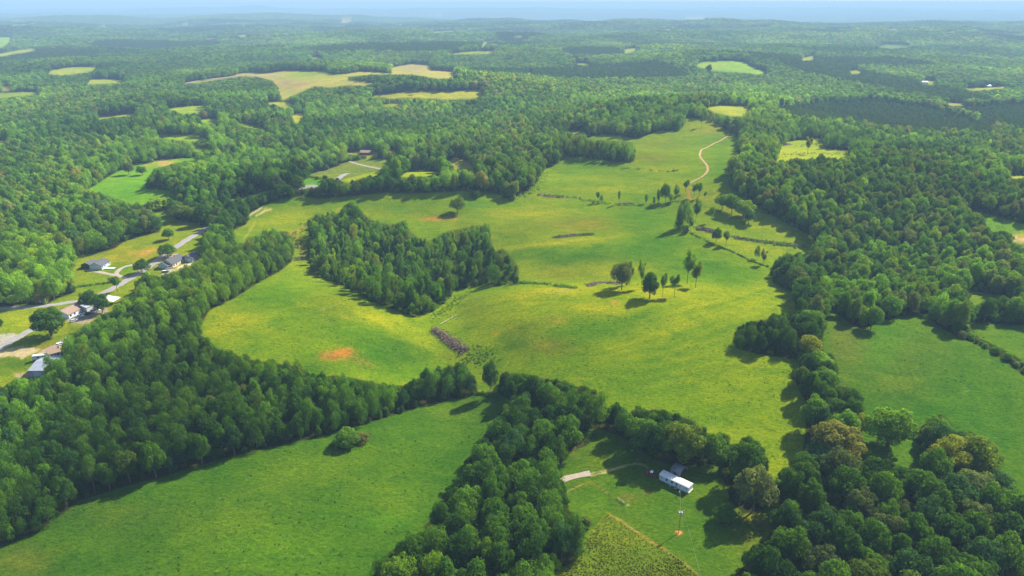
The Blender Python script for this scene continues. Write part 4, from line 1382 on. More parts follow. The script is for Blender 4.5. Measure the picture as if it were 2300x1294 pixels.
def arched_shed():
    a, b, yaw, L = frame_of(1503, 1066, 1526, 1076.5)
    Wd = 7.0
    r = thing("arched_shed", "grey weathered arched metal shed with an open end behind the white mobile home", "shed", (a.x, a.y, min(a.z, b.z)), yaw)
    outer, inner = [], []
    for t in np.linspace(0, math.pi, 17):
        outer.append((Wd / 2 - Wd / 2 * math.cos(t), 0.6 + 2.9 * math.sin(t)))
        inner.append((Wd / 2 - (Wd / 2 - .12) * math.cos(t), 0.6 + 2.78 * math.sin(t)))
    prof = [(0, -.5)] + outer + [(Wd, -.5), (Wd - .12, -.5)] + inner[::-1] + [(.12, -.5)]
    m = MB()
    n = len(prof)
    vs_ = [(0, p[0], p[1]) for p in prof] + [(L, p[0], p[1]) for p in prof]
    fs = [(i, i + n, (i + 1) % n + n, (i + 1) % n) for i in range(n)]
    k = 18
    for i in range(k):      # end rims between outer and inner skin
        j = n - 1 - i
        fs += [(i, i + 1, j - 1, j), (i + n, j + n, j - 1 + n, i + 1 + n)]
    m.add(vs_, fs)
    rf = m.build("roof", M_SHED, r, True)
    for x in np.arange(.8, L, 1.1):
        q = MB()
        for t0, t1 in zip(np.linspace(.1, math.pi - .1, 12)[:-1], np.linspace(.1, math.pi - .1, 12)[1:]):
            p = [(x, Wd / 2 - (Wd / 2 + .02) * math.cos(t), .6 + 2.93 * math.sin(t)) for t in (t0, t1)]
            q.tube(p[0], p[1], .045, sides=4)
        q.build("rib", M_SHED, rf)
    MB().prism([(.2, -.4)] + [(Wd / 2 - (Wd / 2 - .2) * math.cos(t), .6 + 2.7 * math.sin(t)) for t in np.linspace(0, math.pi, 13)] + [(Wd - .2, -.4)], .05, .13, 'x').build("back_wall", M_SHED, r)
    MB().box(L * .42, L * .62, -.06, .3, .0, 2.0).build("side_opening_shade", M_CARDARK, r)  # solid dark box painted in for the shade inside an opening


arched_shed()


def vehicle(name, label, loc, yaw, paint, L=4.6, Wd=1.8, hb=.95, ht=1.6, style='car', group=None, cat='car', paint2=None):
    r = thing(name, label, cat, loc, yaw, group)
    x0, x1 = -L / 2, L / 2
    if style == 'pickup':
        prof = [(x0, .45), (x1, .45), (x1, .95), (x1 - .15, 1.08), (x1 - 1.5, 1.15), (x0 + .02, 1.12)]
    else:
        prof = [(x0, .40), (x1, .40), (x1, .78), (x1 - .3, .90), (x1 - 1.2, hb), (x0 + .3, hb + .04), (x0, .85)]
    m = MB()
    m.prism(prof, -Wd / 2, Wd / 2)
    m.build("body", paint, r)
    c0, c1 = (x1 - 3.2, x1 - 1.45) if style == 'pickup' else ((x0 + .35, x1 - 1.2) if style == 'car' else (x0 + .1, x1 - 1.0))
    hb2 = 1.15 if style == 'pickup' else hb
    cab = MB()
    i, j = .18, .45 if style != 'van' else .2
    cab.add([(c0, -Wd / 2 + .05, hb2), (c1, -Wd / 2 + .05, hb2), (c1, Wd / 2 - .05, hb2), (c0, Wd / 2 - .05, hb2),
             (c0 + i, -Wd / 2 + .2, ht), (c1 - j, -Wd / 2 + .2, ht), (c1 - j, Wd / 2 - .2, ht), (c0 + i, Wd / 2 - .2, ht)],
            [(4, 5, 6, 7), (0, 1, 5, 4), (1, 2, 6, 5), (2, 3, 7, 6), (3, 0, 4, 7)])
    cab.build("cabin_glass", M_GLASS, r)
    MB().box(c0 + i, c1 - j, -Wd / 2 + .2, Wd / 2 - .2, ht + .003, ht + .06).build("roof", paint2 or paint, r)
    if style == 'pickup':
        MB().box(x0 + .12, c0 - .1, -Wd / 2 + .12, Wd / 2 - .12, 1.125, 1.15).build("load_bed", M_CARDARK, r)
    for sx in (x0 + .85, x1 - .9):
        for sy in (-Wd / 2 + .02, Wd / 2 - .02):
            t = MB().tube((sx, sy - .1, .34), (sx, sy + .1, .34), .34, sides=14).build("tyre", M_TYRE, r)
            MB().tube((sx, sy - .115, .34), (sx, sy + .115, .34), .19, sides=10).build("rim", M_RIM, t)
    for sy in (-Wd / 2 + .3, Wd / 2 - .3):
        MB().box(x1 + .002, x1 + .03, sy - .15, sy + .15, .62, .76).build("headlight", M_SILVER, r)
    return r


a, b, yaw, L = frame_of(1456, 1065.5, 1473, 1070)
vehicle("pickup_truck", "old red pickup truck with a white cab roof beside the mobile home's end", (a + b) / 2, yaw + math.pi, M_RED, 5.3, 1.95, ht=1.75, style='pickup', cat='pickup truck', paint2=M_CARWHITE)

# utility pole on the red mound, service pole by the trailer, wires
pb = gp(1524, 1197)
PH = 10.6
r = thing("utility_pole", "tall wooden power pole with grey transformers on a small red clay mound", "utility pole", pb)
MB().tube((0, 0, -.8), (0, 0, PH), .14, .09).build("pole", M_POLE, r)
ca = MB().box(-1.15, 1.15, -.05, .05, PH - .55, PH - .42).build("crossarm", M_WOOD, r)
for x in (-1.05, 0, 1.05):
    MB().tube((x, 0, PH - .42), (x, 0, PH - .16), .07, sides=8).build("insulator", M_POT, ca if x else r)
for x in (-.42, .42):
    t = MB().tube((x, .05, PH - 2.1), (x, .05, PH - 1.1), .27, sides=12).build("transformer", M_POT, r)
    MB().tube((x, .05, PH - 1.1), (x, .05, PH - .85), .06, .04, sides=8).build("bushing", M_WHITE, t)
gy = MB()
gy.tube((.05, 0, PH - 1.6), (2.6, 1.6, 0), .016, sides=5)
gy.build("guy_wire", M_WIRE, r)

mp_ = gp(1525, 1112)
r = thing("service_pole", "short pole with a meter box beside the mobile home's front door", "pole", mp_)
MB().tube((0, 0, -.4), (0, 0, 5.2), .09, .07).build("pole", M_WOOD, r)
MB().box(-.2, .2, -.24, -.09, 1.3, 1.9).build("meter_box", M_POT, r)


def wire(label, p, q, sag, r=.018):
    n = 14
    m = MB()
    pts = [p + (q - p) * (k / n) - Vector((0, 0, sag * 4 * (k / n) * (1 - k / n))) for k in range(n + 1)]
    for s, t in zip(pts[:-1], pts[1:]):
        m.tube(s, t, r, sides=4)
    o = m.build("power_line", M_WIRE)
    o['label'] = label
    o['category'] = "wire"


top = Vector((pb.x, pb.y, pb.z + PH - 2.2))
wire("thin wire from the transformer pole to the short meter pole", top, Vector((mp_.x, mp_.y, mp_.z + 5.1)), .7)
far_end = gp(1590, 1420)
q1 = Vector((far_end.x, far_end.y, far_end.z + 10))
wire("thin overhead wire leaving the transformer pole over the lawn's lower edge", Vector((pb.x + 1.0, pb.y, pb.z + PH - .2)), q1, 1.4)

# remains of a rail fence on the lawn
fp = [gp(u, v) for u, v in ((1350, 1097), (1359, 1103), (1368, 1109), (1377, 1115), (1386, 1121.5), (1395, 1127), (1404, 1133))]
r = thing("rail_fence", "broken weathered rail fence ending on the lawn left of the mobile home", "fence", fp[0])
for k, p in enumerate(fp):
    q = p - fp[0]
    MB().box(q.x - .09, q.x + .09, q.y - .09, q.y + .09, q.z - .3, q.z + 1.15).build("post", M_WOOD, r)
for k in (4, 5):
    for hz in (.45, .95):
        p, q = fp[k] - fp[0], fp[k + 1] - fp[0]
        MB().tube(p + Vector((0, 0, hz)), q + Vector((0, 0, hz)), .10, .08, 6).build("rail", M_PALE, r)

# mound of red clay round the pole foot
def mound(name, c, rx, rz, mat):
    m = MB()
    vs_, fs = [(c.x, c.y, c.z + rz)], []
    n = 18
    for j, t in enumerate((.35, .7, 1.0)):
        for k in range(n):
            an = 6.283 * k / n
            rr = rx * t * (1 + .18 * math.sin(3 * an + 1) + .1 * math.sin(7 * an))
            x, y = c.x + rr * math.cos(an), c.y + rr * math.sin(an)
            vs_.append((x, y, gz(x, y) + rz * (1 - t ** 1.6) - (.05 if t == 1 else 0)))
    for k in range(n):
        fs.append((0, 1 + k, 1 + (k + 1) % n))
        for j in range(2):
            a_, b_ = 1 + j * n + k, 1 + j * n + (k + 1) % n
            fs.append((a_, a_ + n, b_ + n, b_))
    m.add(vs_, fs)
    o = m.build(name, mat, None, True)
    o['kind'] = 'structure'


M_CLAY = plain_mat("red_clay", (.40, .155, .04), 1.0, 0.25, 1.0)
mound("clay_mound", pb, 1.25, .28, M_CLAY)


# ------------------------------------------------------------------ houses
def house(label, u0, v0, u1, v1, Wd, hw, hr, wall, roof, name="house", cat="house", chimney=False, windows=3, door=True, over=.4, group=None):
    """Gabled building: front eave wall from (u0, v0) to (u1, v1) in the frame, depth Wd behind it."""
    a, b, yaw, L = frame_of(u0, v0, u1, v1)
    r = thing(name, label, cat, (a.x, a.y, min(a.z, b.z)), yaw, group)
    MB().prism([(0, -.8), (0, hw), (Wd / 2, hw + hr), (Wd, hw), (Wd, -.8)], 0, L, 'x').build("wall", wall, r)
    m = MB()
    s = hr / (Wd / 2)
    e = over
    prof = [(-e, hw - s * e + .02), (Wd / 2, hw + hr + .03), (Wd + e, hw - s * e + .02), (Wd + e, hw - s * e + .22), (Wd / 2, hw + hr + .25), (-e, hw - s * e + .22)]
    m.prism(prof, -e, L + e, 'x')
    rf = m.build("roof", roof, r)
    if chimney:
        MB().box(L * .6, L * .6 + .7, Wd * .42, Wd * .42 + .6, hw + hr * .6, hw + hr + 1.0).build("chimney", M_BRICK, rf)
    for k in range(windows):
        t = L * (k + .5) / windows
        if door and k == windows // 2:
            d = MB().box(t - .5, t + .5, -.06, -.004, .05, 2.1).build("door", M_GREYWALL, r)
            MB().box(t + .32, t + .42, -.09, -.062, 1.0, 1.1).build("handle", M_POT, d)
        else:
            w = MB().box(t - .6, t + .6, -.05, -.004, 1.0, 2.2).build("window", M_GLASS, r)
            MB().box(t - .7, t + .7, -.08, -.052, .9, .98).build("sill", M_WHITE, w)
    return r, L


h1, L1 = house("white house with a dark grey gabled roof inside the loop driveway", 230, 606.5, 248, 594, 9.0, 2.9, 2.3, M_WHITE, M_GREYROOF, windows=4)
MB().box(1.5, 4.2, -7.5, -.1, .35, .5).box(1.6, 1.75, -7.4, -7.25, -.6, .35).box(3.95, 4.1, -7.4, -7.25, -.6, .35).build("ramp", M_WHITE, h1)
house("dark-roofed carport wing beside the white house with the loop driveway", 206, 604, 224, 594, 8.0, 2.5, 1.7, M_CARDARK, M_GREYROOF, "carport", "carport", windows=0)
h2, L2 = house("tan house with a long grey roof beside the road at the woods edge", 389, 602, 417, 586, 9.5, 3.0, 2.6, M_CREAM, M_GREYROOF, chimney=True, windows=5)
house("white-walled grey-roofed end wing of the tan house", 376, 604.5, 386, 599, 7.5, 2.6, 1.8, M_WHITE, M_GREYROOF, "garage", "garage", windows=1, door=False)
g3, L3 = house("grey garage with a black roof next to the tan house", 433, 589.5, 450, 580, 9.0, 2.9, 2.2, M_GREYWALL, M_GREYROOF, "garage", "garage", windows=1, door=False)
MB().box(-.05, -.004, 1.2, 4.4, 0, 2.4).box(-.05, -.004, 5.0, 8.0, 0, 2.4).build("garage_door", M_WHITE, g3)
house("low red brick house half hidden by trees above the lane", 79, 681, 103, 679.5, 8.0, 2.7, 1.7, M_BRICK, M_BRICK, windows=3)
house("brown-roofed house with parked cars on the gravel yard", 156, 716, 199, 694, 10, 2.8, 1.9, M_WHITE, M_BROWNROOF, windows=5, chimney=False)
house("small building with a pale tin roof behind the parked cars", 196, 701, 217, 690, 7, 2.9, 1.3, M_GREYWALL, M_TINROOF, "shed", "shed", windows=1)
sl_a = gp(259, 684)


def open_carport(label, u0, v0, u1, v1, Wd, hh, mat):
    a, b, yaw, L = frame_of(u0, v0, u1, v1)
    r = thing("carport", label, "carport", (a.x, a.y, min(a.z, b.z)), yaw)
    MB().prism([(-.3, hh), (Wd + .3, hh + .5), (Wd + .3, hh + .65), (-.3, hh + .15)], -.3, L + .3, 'x').build("roof", mat, r)
    for x in (.1, L - .1):
        for y in (.1, Wd - .1):
            MB().box(x - .08, x + .08, y - .08, y + .08, -.6, hh + (.05 if y < 1 else .45)).build("post", M_WOOD, r)


open_carport("bright white flat-roofed shelter at the woods edge by the road", 256, 686, 273, 677, 9, 2.6, M_WHITEROOF)
b4, L4 = house("long grey-blue tin-roofed barn partly hidden by the wood", 68, 847, 112, 844, 15, 3.6, 1.5, M_GREYWALL, M_TINROOF, "barn", "barn", windows=0)
MB().box(2.0, 6.0, -.06, -.004, 0, 3.0).build("barn_door", M_WHITE, b4)
house("white-walled brown-roofed house beside the parked camper", 112, 807, 137, 799, 9, 2.8, 1.8, M_WHITE, M_BROWNROOF, windows=3)


def parked(u, v, yaw, label, paint, style='car', cat='car', L=4.6, ht=1.5, **k):
    p = gp(u, v)
    return vehicle({'car': "parked_car", 'pickup': "pickup_truck", 'van': "van"}[style], label, p, yaw, paint, L=L, ht=ht, style=style, cat=cat, **k)


parked(381, 603, .7, "white van at the end wall of the tan house", M_CARWHITE, 'van', 'van', 5.4, 2.2, hb=1.2)
parked(372, 612, .2, "small black and white car below the white van near the tan house", M_CARDARK, paint2=M_CARWHITE)
parked(178, 714, .9, "white pickup truck on the gravel yard of the brown-roofed house", M_CARWHITE, 'pickup', 'pickup truck', 5.4, 1.8)
parked(187, 709, .8, "silver car between the white pickup and the pale tin roof", M_SILVER)
parked(200, 706, .7, "dark car in front of the small pale tin-roofed building", M_CARDARK)
parked(215, 701, .8, "long white van in the shade of the big dark trees", M_CARWHITE, 'van', 'van', 5.6, 2.1, hb=1.2)
parked(167, 722, 1.0, "grey car nearest the end wall of the brown-roofed house", M_SILVER)
parked(136, 775, .9, "white car at the top of the gravel drive above the camper", M_CARWHITE)
parked(150, 766, .9, "white pickup half under the trees above the camper", M_CARWHITE, 'pickup', 'pickup truck', 5.4, 1.8)
rv = gp(96, 808)
r = thing("camper", "silver and red camper parked beside the tin-roofed barn", "camper", rv, 0.25)
MB().box(-4.2, 4.2, -1.25, 1.25, 1.0, 3.1).build("body", M_SILVER, r)
MB().box(-4.23, 4.23, -1.28, 1.28, .45, .995).build("lower_panel", M_RED, r)
MB().box(-2.0, -.8, -1.29, -1.253, 1.8, 2.5).box(.8, 2.0, -1.29, -1.253, 1.8, 2.5).build("window", M_GLASS, r)
for sx in (-2.4, 2.4):
    for sy in (-1.1, 1.1):
        MB().tube((sx, sy - .12, .42), (sx, sy + .12, .42), .42, sides=12).build("tyre", M_TYRE, r)
p = gp(109, 700)
r = thing("utility_pole", "pale roadside power pole on the verge by the red brick house", "utility pole", p)
MB().tube((0, 0, -.6), (0, 0, 9.0), .15, .10).build("pole", M_PALE, r)
MB().box(-.9, .9, -.05, .05, 8.3, 8.42).build("crossarm", M_WOOD, r)

# distant buildings
for lab, u0, v0, u1, v1, Wd, hw, hr, wall, roof, nm in [
    ("long low reddish house behind the dull green crop field", 808, 348, 832, 348, 11, 3.0, 2.0, M_BRICK, M_BROWNROOF, "house"),
    ("tiny white-walled house left of the long reddish one", 764, 342, 770, 342, 8, 3.0, 1.8, M_WHITE, M_BROWNROOF, "house"),
    ("reddish roof among trees right of the long reddish house", 906, 338, 917, 337, 10, 3.2, 2.0, M_BRICK, M_BROWNROOF, "house"),
    ("bright white metal roof alone in the middle of the far woods", 807, 268, 819, 268, 14, 4.0, 1.6, M_WHITE, M_WHITEROOF, "barn"),
    ("small white house among the woods left of the far pasture hill", 1217, 265, 1228, 265, 10, 3.2, 2.0, M_WHITE, M_WHITEROOF, "house"),
    ("brown house among the woods left of the far pasture hill", 1255, 264, 1266, 264, 10, 3.2, 2.0, M_BRICK, M_BROWNROOF, "house"),
    ("grey-roofed cabin at the edge of the bright field below the crop field", 1014, 393, 1022, 391, 9, 3.0, 2.0, M_GREYWALL, M_GREYROOF, "cabin"),
    ("white barn above the left distant field", 201, 149, 214, 149, 18, 4.5, 2.2, M_WHITE, M_WHITEROOF, "barn"),
    ("white long shed deeper in the woods right of the left distant field", 252, 139, 264, 139, 16, 4.2, 2.0, M_WHITE, M_WHITEROOF, "shed"),
    ("white house with grey roof in the left distant farmyard", 90, 163, 99, 163, 14, 4.0, 2.2, M_WHITE, M_TINROOF, "house"),
    ("brick farmhouse in the left distant farmyard", 68, 171, 86, 170, 14, 4.0, 2.5, M_BRICK, M_BROWNROOF, "house"),
    ("low white shed between two left distant fields", 155, 187, 164, 187, 12, 3.4, 1.6, M_WHITE, M_WHITEROOF, "shed"),
    ("pale house far off in the upper woods of the hazy left ridge", 122, 79, 134, 79, 40, 7, 4, M_WHITE, M_WHITEROOF, "house"),
    ("pale shed beyond the pines near the far golden fields", 413, 138, 425, 138, 18, 4.5, 2, M_WHITE, M_WHITEROOF, "shed"),
    ("pale roof above the long gravel road", 458, 216, 470, 216, 12, 3.4, 1.8, M_WHITE, M_BROWNROOF, "house"),
    ("white farmhouse on the wooded slope above the golden fields", 611, 121, 621, 121, 22, 5, 2.4, M_WHITE, M_WHITEROOF, "house"),
    ("white farm building at the distant clearing of pale fields", 1077, 110, 1086, 110, 24, 6, 2.4, M_WHITE, M_WHITEROOF, "farm building"),
    ("very long white building on the hazy ridge", 1942, 64, 1975, 64, 60, 11, 4, M_WHITE, M_WHITEROOF, "warehouse"),
    ("short white building left of the very long one on the hazy ridge", 1846, 66, 1862, 66, 60, 8, 3, M_WHITE, M_WHITEROOF, "warehouse"),
    ("white roof at the skyline of the wooded ridge", 1589, 55, 1598, 55, 60, 10, 4, M_WHITE, M_WHITEROOF, "warehouse"),
    ("leftmost white building of the row beside the far mast", 1819, 105, 1824, 105, 26, 7, 2, M_WHITE, M_WHITEROOF, "house"),
    ("middle white building of the row beside the far mast", 1829, 105, 1840, 105, 26, 7, 2, M_WHITE, M_WHITEROOF, "house"),
    ("rightmost white building of the row beside the far mast", 1846, 105, 1852, 105, 26, 7, 2, M_WHITE, M_WHITEROOF, "house"),
    ("long white poultry house beside the hazy yellow meadow", 2106, 203, 2128, 204, 15, 4.5, 2.0, M_WHITE, M_WHITEROOF, "poultry house"),
    ("shorter white poultry house left of the long one", 2070, 188, 2084, 189, 15, 4.5, 2.0, M_WHITE, M_WHITEROOF, "poultry house"),
    ("small bright house in the hazy trees above the poultry houses", 2073, 133, 2080, 133, 20, 6, 2.4, M_WHITE, M_WHITEROOF, "house"),
    ("pale farmhouse left of the poultry houses", 2006, 162, 2016, 163, 18, 5, 2.4, M_WHITE, M_TINROOF, "house"),
    ("tiny white house at the hazy far right", 2260, 77, 2266, 77, 40, 8, 4, M_WHITE, M_BROWNROOF, "house"),
    ("white cottage in the yellow meadow strip far right", 2216, 197, 2226, 197, 14, 4.2, 2.2, M_WHITE, M_TINROOF, "cottage"),
]:
    house(lab, u0, v0, u1, v1, Wd, hw, hr, wall, roof, nm, nm, windows=3 if v0 > 130 else 0, door=False)

for lab, u, vb, vt in [("thin lattice radio mast above the hazy woods", 1874, 104, 79), ("faint tall mast on the hazy far plain", 1923, 44, 17)]:
    p = gp(u, vb)
    hm = min((vb - vt) * depth_at(p) / FPX, H + 30 - p.z)
    r = thing("radio_mast", lab, "mast", p)
    m = MB()
    wd = .9 if vb > 60 else 2.4
    for k in range(3):
        an = 2.094 * k
        m.tube((wd * math.cos(an), wd * math.sin(an), -1), (wd * .8 * math.cos(an), wd * .8 * math.sin(an), hm), wd * .16, sides=5)
    m.build("lattice", M_POT, r)
    b_ = MB()
    for z in np.arange(4, hm, 8):
        for k in range(3):
            a0, a1 = 2.094 * k, 2.094 * (k + 1)
            b_.tube((wd * .9 * math.cos(a0), wd * .9 * math.sin(a0), z), (wd * .9 * math.cos(a1), wd * .9 * math.sin(a1), z + 4), wd * .09, sides=4)
    b_.build("brace", M_POT, r)


# ------------------------------------------------------------------ heaps of cleared brush, logs
def brush(label, pts, width, height, n, seed, leafy=0.0):
    rng = np.random.default_rng(seed)
    P = [gp(u, v) for u, v in pts]
    seg = [(P[i + 1] - P[i]).length for i in range(len(P) - 1)]
    tot = sum(seg)
    m = MB()
    lv = []
    # low core of tangled earth and twigs
    vs_, fs = [], []
    N = max(int(tot / 1.2), 6)

    def at(t):
        s = t * tot
        for i, l in enumerate(seg):
            if s <= l or i == len(seg) - 1:
                return P[i].lerp(P[i + 1], min(s / l, 1)), (P[i + 1] - P[i]).normalized()
            s -= l
    for k in range(N + 1):
        c, d = at(k / N)
        nrm = Vector((-d.y, d.x, 0))
        ww = width * .5 * (.55 + .45 * math.sin(math.pi * (k + .35) / (N + .7)) ** .5) * (.8 + .4 * rng.random())
        hh = height * (.18 + .42 * rng.random()) * math.sin(math.pi * (k + .3) / (N + .6)) ** .4
        for s, z in ((-1, -.15), (-.5, hh * .75), (0, hh), (.5, hh * .75), (1, -.15)):
            x, y = c.x + nrm.x * ww * s, c.y + nrm.y * ww * s
            vs_.append((x, y, gz(x, y) + z))
        if k:
            for j in range(4):
                a_ = 5 * (k - 1) + j
                fs.append((a_, a_ + 1, a_ + 6, a_ + 5))
    m.add(vs_, fs)
    for k in range(n):
        c, d = at(rng.random())
        nrm = Vector((-d.y, d.x, 0))
        o = c + nrm * (width * .5 * rng.normal() * .5)
        o.z = gz(o.x, o.y) + height * (.2 + .75 * rng.random()) * max(.2, 1 - (o - c).length / width)
        an = rng.normal() * .95
        dd = (d * math.cos(an) + nrm * math.sin(an))
        dd.z = rng.normal() * .24
        Ls = 1.4 + 5.2 * rng.random() ** 1.5
        rr = .06 + .20 * rng.random() ** 2
        m.tube(o - dd * Ls * .5, o + dd * Ls * .5, rr, rr * .6, 5)
    o = m.build("brush_debris", M_STICK)
    o['kind'] = 'stuff'
    o['label'] = label
    return o


brush("long grey heap of uprooted logs and branches in the pasture hollow", [(975, 741), (990, 752), (1008, 766), (1026, 779), (1046, 789)], 7.0, 1.7, 430, 1)
brush("dark brush heap behind the blue-grey tree", [(1322, 644), (1340, 638), (1362, 636), (1394, 640)], 6.0, 1.7, 220, 2)
brush("low line of dead branches along the middle pasture", [(1246, 534), (1275, 530), (1305, 528), (1330, 526)], 4.5, 1.1, 160, 3)
brush("rounded brush heap above the weedy fence line", [(1566, 515), (1580, 514), (1592, 518), (1604, 523)], 7.0, 1.6, 150, 4)
brush("long windrow of dead brush across the upper right pasture", [(1650, 535), (1690, 540), (1730, 545), (1770, 549), (1802, 553)], 4.0, 1.0, 220, 5)
brush("brush heap in the gap between belt and grove", [(666, 583), (680, 581), (694, 583)], 5, 1.4, 90, 6)
brush("faint brush line along the ditch below the far hill", [(1210, 437), (1240, 441), (1268, 444)], 5, 1.2, 70, 7)
brush("small brush line right of the saplings", [(1392, 459), (1420, 457)], 4, 1.0, 50, 8)
brush("pile of branches in the rough clearing", [(1760, 327), (1774, 325)], 9, 2.0, 60, 9)

p, q = gp(989, 729), gp(1026, 707)
r = thing("fallen_log", "pale bare fallen trunk lying above the log heap", "log", p)
d = q - p
m = MB()
for k in range(4):
    a_, b_ = p + d * (k / 4), p + d * ((k + 1) / 4)
    m.tube((a_.x - p.x, a_.y - p.y, gz(a_.x, a_.y) - p.z + .35), (b_.x - p.x, b_.y - p.y, gz(b_.x, b_.y) - p.z + .35), .26 - .04 * k, .22 - .04 * k, 7)
m.build("trunk", M_PALE, r)
m = MB()
e = d.normalized()
for t, s in ((.7, 1), (.82, -1), (.55, -1)):
    c = d * t
    c.z = gz(p.x + c.x, p.y + c.y) - p.z + .4
    m.tube(c, c + e * 2.4 + Vector((-e.y * s * 1.5, e.x * s * 1.5, .5)), .12, .04, 5)
m.build("branch", M_PALE, r)

# weedy strips: thick low growth along fence lines and ditches, nobody could count the plants
def weeds(label, pts, width, hgt_, n, seed, rgb):
    rng = np.random.default_rng(seed)
    P = [gp(u, v) for u, v in pts]
    L = []
    for k in range(n):
        i = int(rng.integers(len(P) - 1))
        c = P[i].lerp(P[i + 1], rng.random())
        x, y = c.x + rng.normal() * width * .3, c.y + rng.normal() * width * .3
        r_ = hgt_ * (.35 + .75 * rng.random())
        L.append((x, y, gz(x, y) + r_ * .3, r_ * .9, r_ * .9, r_ * .8))
    co, q, var = leaf_cloud(L, n * 22, .30, rng)
    me = mesh_np("weeds", co, q, [M_LEAF])
    a = me.attributes.new("leafvar", 'FLOAT', 'POINT')
    a.data.foreach_set("value", var.astype(np.float32))
    o = bpy.data.objects.new("weeds", me)
    o['kind'] = 'stuff'
    o['label'] = label
    o['tint'] = rgb
    return link(o)


weeds("line of weeds along the diagonal pasture fence", [(1551, 524), (1600, 548), (1650, 568), (1690, 588), (1725, 600)], 1.0, 1.0, 110, 1, (0.099, 0.171, 0.025))
weeds("weedy ditch below the middle pasture", [(1166, 636), (1200, 638), (1250, 643), (1295, 648)], 3.0, 1.5, 120, 2, (0.081, 0.180, 0.025))
weeds("weeds by the brush line in the middle pasture", [(1300, 529), (1334, 526)], 2.0, 1.3, 30, 3, (0.081, 0.180, 0.025))
weeds("green rough growth above the log heap", [(975, 712), (1000, 695), (1020, 680), (1040, 665)], 9.0, .42, 190, 4, (0.153, 0.297, 0.022))
weeds("green rough growth below the log heap", [(1050, 792), (1075, 800), (1095, 808)], 12.0, .42, 120, 14, (0.135, 0.270, 0.022))
weeds("weeds along the windrow", [(1648, 532), (1700, 542), (1760, 550), (1806, 556)], 4.0, 1.2, 150, 5, (0.099, 0.198, 0.036))
weeds("weedy line below the far hill", [(1205, 438), (1290, 443), (1350, 455), (1420, 461), (1500, 456), (1540, 450)], 5, 1.1, 150, 6, (0.108, 0.216, 0.025))
weeds("scrub along the foot of the right-hand wood", [(1645, 428), (1680, 452), (1712, 474), (1760, 502), (1800, 524)], 3, 1.6, 120, 7, (0.108, 0.225, 0.025))
weeds("rough growth in the corner below the tree row", [(1150, 444), (1190, 430), (1212, 418), (1224, 384)], 10, 1.6, 150, 8, (0.153, 0.270, 0.025))
weeds("rough weedy growth over the small clearing", [(1745, 350), (1800, 345), (1850, 345), (1900, 346), (1850, 325), (1790, 330)], 22, 1.2, 220, 9, (0.198, 0.270, 0.029))
weeds("weeds under the boundary trees of the loop drive meadow", [(168, 646), (210, 640), (240, 636), (256, 634)], 1.2, 1.0, 60, 10, (0.090, 0.162, 0.025))
weeds("scrub at the front treeline gap", [(1056, 884), (1078, 886), (1094, 887), (1118, 885)], 4, 1.0, 50, 11, (0.108, 0.216, 0.025))
weeds("low growth on the far slope", [(1392, 378), (1440, 380), (1500, 386), (1524, 384)], 4, 1.2, 50, 12, (0.108, 0.198, 0.036))
weeds("undergrowth in the gap between belt and grove", [(660, 560), (672, 540), (690, 500), (680, 575), (655, 520)], 6, 1.3, 90, 13, (0.135, 0.207, 0.029))

# the crop: rows of leafy plants
def crop():
    rng = np.random.default_rng(77)
    corners = [gp(1363, 1152), gp(1590, 1305), gp(1240, 1305)]
    e = (corners[1] - corners[0]).normalized()
    f = Vector((-e.y, e.x, 0))
    L = []
    for i in np.arange(-6, 90, .75):
        for j in np.arange(-90, 40, .95):
            x, y = corners[0].x + e.x * i + f.x * j + rng.normal() * .13, corners[0].y + e.y * i + f.y * j + rng.normal() * .2
            L.append((x, y))
    L = np.array(L)
    z = hgt(L[:, 0], L[:, 1])
    u, v, _ = project(L[:, 0], L[:, 1], z)
    k = in_poly(u, v, [(1363, 1154), (1391, 1171), (1430, 1198), (1462, 1219), (1496, 1238), (1535, 1264), (1576, 1300), (1600, 1330), (1210, 1330), (1246, 1292), (1262, 1279), (1299, 1258), (1320, 1208), (1346, 1174)])
    k &= (vnoise(L[:, 0] / 7, L[:, 1] / 7, 5) > -.45) | (rng.random(len(L)) < .35)
    k &= rng.random(len(L)) < .86
    L, z = L[k], z[k]
    r_ = .13 + .10 * rng.random(len(L)) + .10 * vnoise(L[:, 0] / 12, L[:, 1] / 12, 9)
    rows = np.stack([L[:, 0], L[:, 1], z + r_ * .8, r_ * 1.1, r_ * 1.1, r_ * .9], -1)
    co, q, var = leaf_cloud(rows, len(rows) * 9, .24, rng, up=.4, inner=.35, tilt=.9)
    me = mesh_np("crop", co, q, [M_LEAF])
    a = me.attributes.new("leafvar", 'FLOAT', 'POINT')
    a.data.foreach_set("value", var.astype(np.float32))
    o = bpy.data.objects.new("crop", me)
    o['kind'] = 'stuff'
    o['label'] = "field of leafy crop plants in close rows"
    o['tint'] = (.215, .270, .022)
    link(o)


crop()


